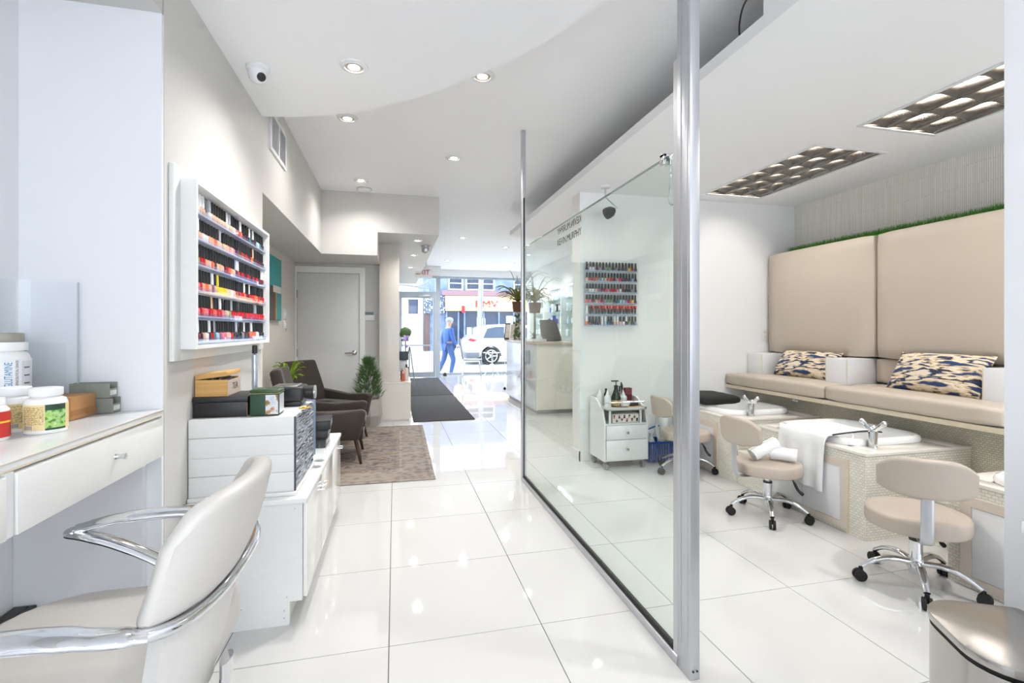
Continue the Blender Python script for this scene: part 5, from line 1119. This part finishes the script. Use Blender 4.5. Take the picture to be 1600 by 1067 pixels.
# ------------------------------------------------------------------ salon trolley and its clutter
tr = thing('salon_trolley', 'white salon trolley with two drawers against the cross wall', 'trolley', (1.95, 4.0, 0))
for x in (1.742, 2.142): obj('side_panel', B().prism([(3.86, .075), (4.17, .075), (4.17, .60), (4.05, .60), (3.90, .51), (3.86, .40)], x, x+.016, 'x'), M_lam, tr)
obj('base_board', B().box(1.758, 2.142, 3.865, 4.165, .075, .092), M_lam, tr); obj('back_panel', B().box(1.758, 2.142, 4.155, 4.168, .092, .58), M_lam, tr); obj('shelf', B().box(1.758, 2.142, 3.865, 4.155, .385, .400), M_lam, tr)
for za, zb, kz in ((.094, .258, .176), (.262, .383, .322)):
    d = obj('drawer', B().box(1.762, 2.138, 3.862, 4.14, za, zb), M_lam, tr); obj('drawer_front', B().box(1.761, 2.139, 3.848, 3.8615, za, zb, .002), M_lam, d)
    obj('knob', B().lathe([(0, 0), (.006, 0), (.006, .012), (.012, .016), (.011, .024), (0, .026)], n=14, M=Matrix.Translation((1.95, 3.848, kz)) @ Matrix.Rotation(R(90), 4, 'X')), M_steel, d)
obj('top_tray', B().prism([(1.76, 4.15), (1.76, 3.93), (1.77, 3.86), (1.80, 3.83), (2.10, 3.83), (2.13, 3.86), (2.14, 3.93), (2.14, 4.15)], .515, .525, 'z'), M_lam, tr)
obj('tray_rim', B().tube([(1.757, 4.15, .528), (1.757, 3.93, .528), (1.768, 3.855, .528), (1.80, 3.826, .528), (2.10, 3.826, .528), (2.132, 3.855, .528), (2.143, 3.93, .528), (2.143, 4.15, .528)], .011, 8), mat('grey_tray_rim', '#b4b6b4', .4), tr)
obj('rail', B().cyl((1.758, 3.90, .575), (2.142, 3.90, .575), .007, n=10), M_chrome, tr)
for x in (1.80, 2.09): obj('front_post', B().cyl((x, 3.87, .40), (x, 3.87, .515), .011, n=10), M_lam, tr)
for x in (1.77, 2.12):
    for y in (3.89, 4.13): obj('castor', B().cyl((x-.014, y, .03), (x+.014, y, .03), .029, n=16).cyl((x, y, .035), (x, y, .075), .008, n=8), mat('grey_castor', '#7e7f82', .5), tr)
pbx = thing('patterned_box', 'small triangle-patterned box on the trolley shelf', 'box', (1.97, 3.95, .40)); obj('carton', B().box(1.83, 2.08, 3.88, 4.05, .4005, .475, .003), mat('cream_carton', '#e6e0d6', .5), pbx)
tri = B()
TC = ['#a14450', '#3b4148', '#d9a0a0', '#e9e4da', '#7c2f3d']
for k in range(10):
    x = 1.835 + .024*k; m_ = mat('tri_%d' % (k % 5), TC[k % 5], .5)
    obj('triangle', B().prism([(x, .41), (x+.022, .41), (x+.011, .438)] if k % 2 else [(x, .468), (x+.022, .468), (x+.011, .44)], 3.8785, 3.8798, 'y'), m_, pbx)
    obj('triangle', B().prism([(x, .44), (x+.022, .44), (x+.011, .468)] if not k % 2 else [(x, .438), (x+.022, .438), (x+.011, .41)], 3.8785, 3.8798, 'y'), mat('tri_%d' % ((k+2) % 5), TC[(k+2) % 5], .5), pbx)
pp_ = thing('pump_bottle', 'dark green pump bottle with gold label on the trolley', 'bottle', (1.915, 3.99, .525))
obj('body', B().lathe([(0, 0), (.040, 0), (.042, .004), (.042, .075), (.040, .09), (.018, .155), (.016, .17), (0, .17)], n=24), mat('dark_green_glass', '#1f3229', .12), pp_, world=False)
obj('paper_label', B().lathe([(.0425, .012), (.0428, .012), (.0428, .062), (.0425, .062)], n=24, caps=False), mat('gold_label', '#a88d58', .5, var=.2, scale=60), pp_, world=False)
obj('pump', B().cyl((0, 0, .17), (0, 0, .19), .018, n=14).cyl((0, 0, .19), (0, 0, .225), .005, n=8).box(-.045, .022, -.008, .008, .222, .234, .003), M_black, pp_, world=False)
def squeeze(c, h, r, label):
    t = thing('squeeze_bottle', label, 'bottle', c, 0, 'white squeeze bottles'); obj('body', B().lathe([(0, 0), (r, 0), (r, h*.55), (r*.7, h*.66), (0, h*.66)], n=18), mat('cloudy_plastic', '#d7dcdc', .3), t, world=False); obj('nozzle', B().lathe([(0, h*.66), (r*.55, h*.66), (r*.5, h*.72), (r*.12, h), (0, h)], n=14), M_lam, t, world=False)
squeeze((1.80, 4.08, .526), .15, .030, 'white squeeze bottle at the rear left corner of the trolley'); squeeze((1.835, 3.99, .526), .155, .030, 'white squeeze bottle beside the dark green pump bottle'); squeeze((2.02, 4.06, .526), .13, .034, 'white squeeze bottle beside the dark red box on the trolley')
simple_bottle((1.865, 4.09, .526), .15, .02, '#1d1e20', 'slim black bottle standing behind the green pump bottle', None, capc='#1b1b1b')
simple_bottle((1.97, 4.10, .526), .15, .016, '#d8c64c', 'small yellow bottle on the trolley', None, capc='#e6d24a')
kb = thing('brush_set', 'white pot holding black-handled brushes on the trolley', 'brush pot', (2.03, 4.12, .526)); obj('pot', B().lathe([(0, 0), (.022, 0), (.024, .09), (.021, .09), (0, .08)], n=16), M_lam, kb, world=False)
for x, y, h in ((0, 0, .20), (.008, .006, .18), (-.007, .006, .165)): obj('brush', B().cyl((x, y, .02), (x*1.6, y*1.6, h-.045), .003, n=8).cyl((x*1.6, y*1.6, h-.05), (x*1.8, y*1.8, h), .009, .006, 10), M_black, kb, world=False)
rb_ = thing('red_box', 'upright dark red carton on the trolley', 'box', (2.085, 4.10, .526)); obj('carton', B().box(2.055, 2.115, 4.075, 4.13, .5265, .675, .002), mat('dark_red_card', '#6b2330', .5), rb_); obj('band', B().box(2.0545, 2.1155, 4.0745, 4.1305, .60, .612), mat('maroon_band', '#4e1722', .4), rb_)
bw = thing('white_bowl', 'shallow white bowl on the trolley tray', 'bowl', (1.99, 3.97, .526)); obj('bowl_wall', B().lathe([(.02, 0), (.04, .01), (.055, .04), (.052, .04), (.037, .013), (.018, .004)], n=24, caps=False), M_ceramic, bw, world=False); obj('foot', B().lathe([(0, 0), (.02, 0), (.02, .004), (0, .004)], n=20), M_ceramic, bw, world=False)
sc_ = thing('nail_file', 'yellow nail file with dark handle lying across the trolley tray', 'file', (1.97, 3.86, .526)); obj('blade', B().box(1.96, 2.10, 3.855, 3.875, .5385, .5415), mat('yellow_file', '#d9a33a', .6), sc_); obj('handle', B().box(1.86, 1.96, 3.857, 3.873, .5385, .545, .002), mat('brown_handle', '#6a4a3a', .5), sc_)
bk_ = thing('cosmetic_case', 'small open black and pink case on the trolley', 'case', (2.09, 4.0, .526)); obj('case', B().box(2.045, 2.125, 3.975, 4.045, .5265, .565, .004), M_black, bk_); obj('card', B().box(2.03, 2.10, 3.97, 4.01, .566, .57, M=None), mat('pink_card', '#d9b7a8', .6), bk_)
# blue basket with cleaners beside the trolley
bs = thing('blue_basket', 'blue plastic basket holding cleaning bottles behind the stool', 'basket', (2.42, 4.08, 0)); M_blue = mat('blue_plastic', '#2455a8', .4)
obj('bottom', B().box(2.25, 2.58, 3.99, 4.17, .002, .01), M_blue, bs)
for k in range(12): obj('slat', B().box(2.25+.0275*k, 2.268+.0275*k, 3.985, 3.99, .01, .17), M_blue, bs)
obj('rim', B().box(2.245, 2.585, 3.98, 3.99, .17, .19).box(2.245, 2.585, 4.17, 4.18, .17, .19).box(2.245, 2.255, 3.99, 4.17, .17, .19).box(2.575, 2.585, 3.99, 4.17, .17, .19), M_blue, bs)
obj('side', B().box(2.247, 2.252, 3.99, 4.17, .01, .17).box(2.578, 2.583, 3.99, 4.17, .01, .17).box(2.25, 2.58, 4.171, 4.176, .01, .17), M_blue, bs)
obj('handle', B().tube([(2.25, 4.08, .19), (2.27, 4.08, .27), (2.35, 4.08, .31), (2.48, 4.08, .31), (2.56, 4.08, .27), (2.58, 4.08, .19)], .008, 8, cat=4), M_blue, bs)
def sprayb(c, col, label, trig):
    t = thing('spray_bottle', label, 'spray bottle', c, 0, 'spray bottles in the blue basket'); obj('body', B().lathe([(0, 0), (.038, 0), (.04, .005), (.04, .14), (.03, .18), (.014, .21), (0, .21)], n=18), mat('sp_' + col[1:], col, .3), t, world=False)
    obj('head', B().cyl((0, 0, .21), (0, 0, .24), .015, n=12).box(-.055, .03, -.012, .012, .24, .275, .006), M_lam, t, world=False); obj('trigger', B().tube([(-.03, 0, .245), (-.042, 0, .22), (-.036, 0, .19)], .006, 8, cat=3), mat('tr_' + trig[1:], trig, .4), t, world=False); obj('nozzle', B().box(-.068, -.055, -.01, .01, .247, .27, .002), mat('tr_' + trig[1:], trig, .4), t, world=False)
sprayb((2.31, 4.08, .011), '#dfe3e4', 'spray bottle with a red trigger at the basket end', '#c43a22'); sprayb((2.43, 4.06, .25), '#e6e8e8', 'white spray bottle with red trigger standing higher on the basket', '#c43a22')
bs_b = thing('carton_box', 'white carton standing in the blue basket', 'box', (2.43, 4.06, .011)); obj('carton', B().box(2.385, 2.475, 4.02, 4.10, .0112, .249, .003), mat('white_card', '#dfe3df', .5), bs_b)
simple_bottle((2.53, 4.07, .011), .26, .033, '#5f8f6a', 'green cleaner bottle standing in the blue basket', None)

# ------------------------------------------------------------------ pedal bin and near cabinet
bn = thing('pedal_bin', 'brushed steel pedal bin with rounded front at the near wall', 'bin', (1.45, .87, 0), R(-28))
def dshape(s, n=14):      # flat rear, rounded front corner
    hx, hy, rr = .125*s, .155*s, .10*s; P = []
    for (cx_, cy_, a0, r_) in ((hx-.02, -hy+.02, -90, .02), (hx-.02, hy-.02, 0, .02), (-hx+rr, hy-rr, 90, rr), (-hx+rr, -hy+rr, 180, rr)):
        for k in range(n//2+1): a = R(a0 + 90*k/(n//2)); P.append((cx_ + r_*math.cos(a), cy_ + r_*math.sin(a)))
    return P
obj('body', B().prism(dshape(.97), .015, .432), M_steel, bn, world=False); obj('gasket', B().prism(dshape(.955), .4325, .443), M_rubber, bn, world=False)
obj('lid', B().prism(dshape(1.0), .4435, .464, 'z', .004), M_steel, bn, world=False); obj('base_ring', B().prism(dshape(.98), 0, .0148), M_black, bn, world=False)
obj('pedal', B().box(-.165, -.11, -.035, .035, .018, .028, .003), M_black, bn, world=False)
wc = thing('storage_cabinet', 'white cabinet whose edge shows at the right picture border', 'cabinet', (1.3, .3, 0)); obj('body', B().box(1.022, 1.64, -.4, .585, .08, .87, .002), M_lam, wc); obj('top', B().box(1.017, 1.65, -.4, .59, .8705, .89, .002), M_lam, wc); obj('plinth', B().box(1.06, 1.64, -.4, .55, 0, .08), M_lam, wc)
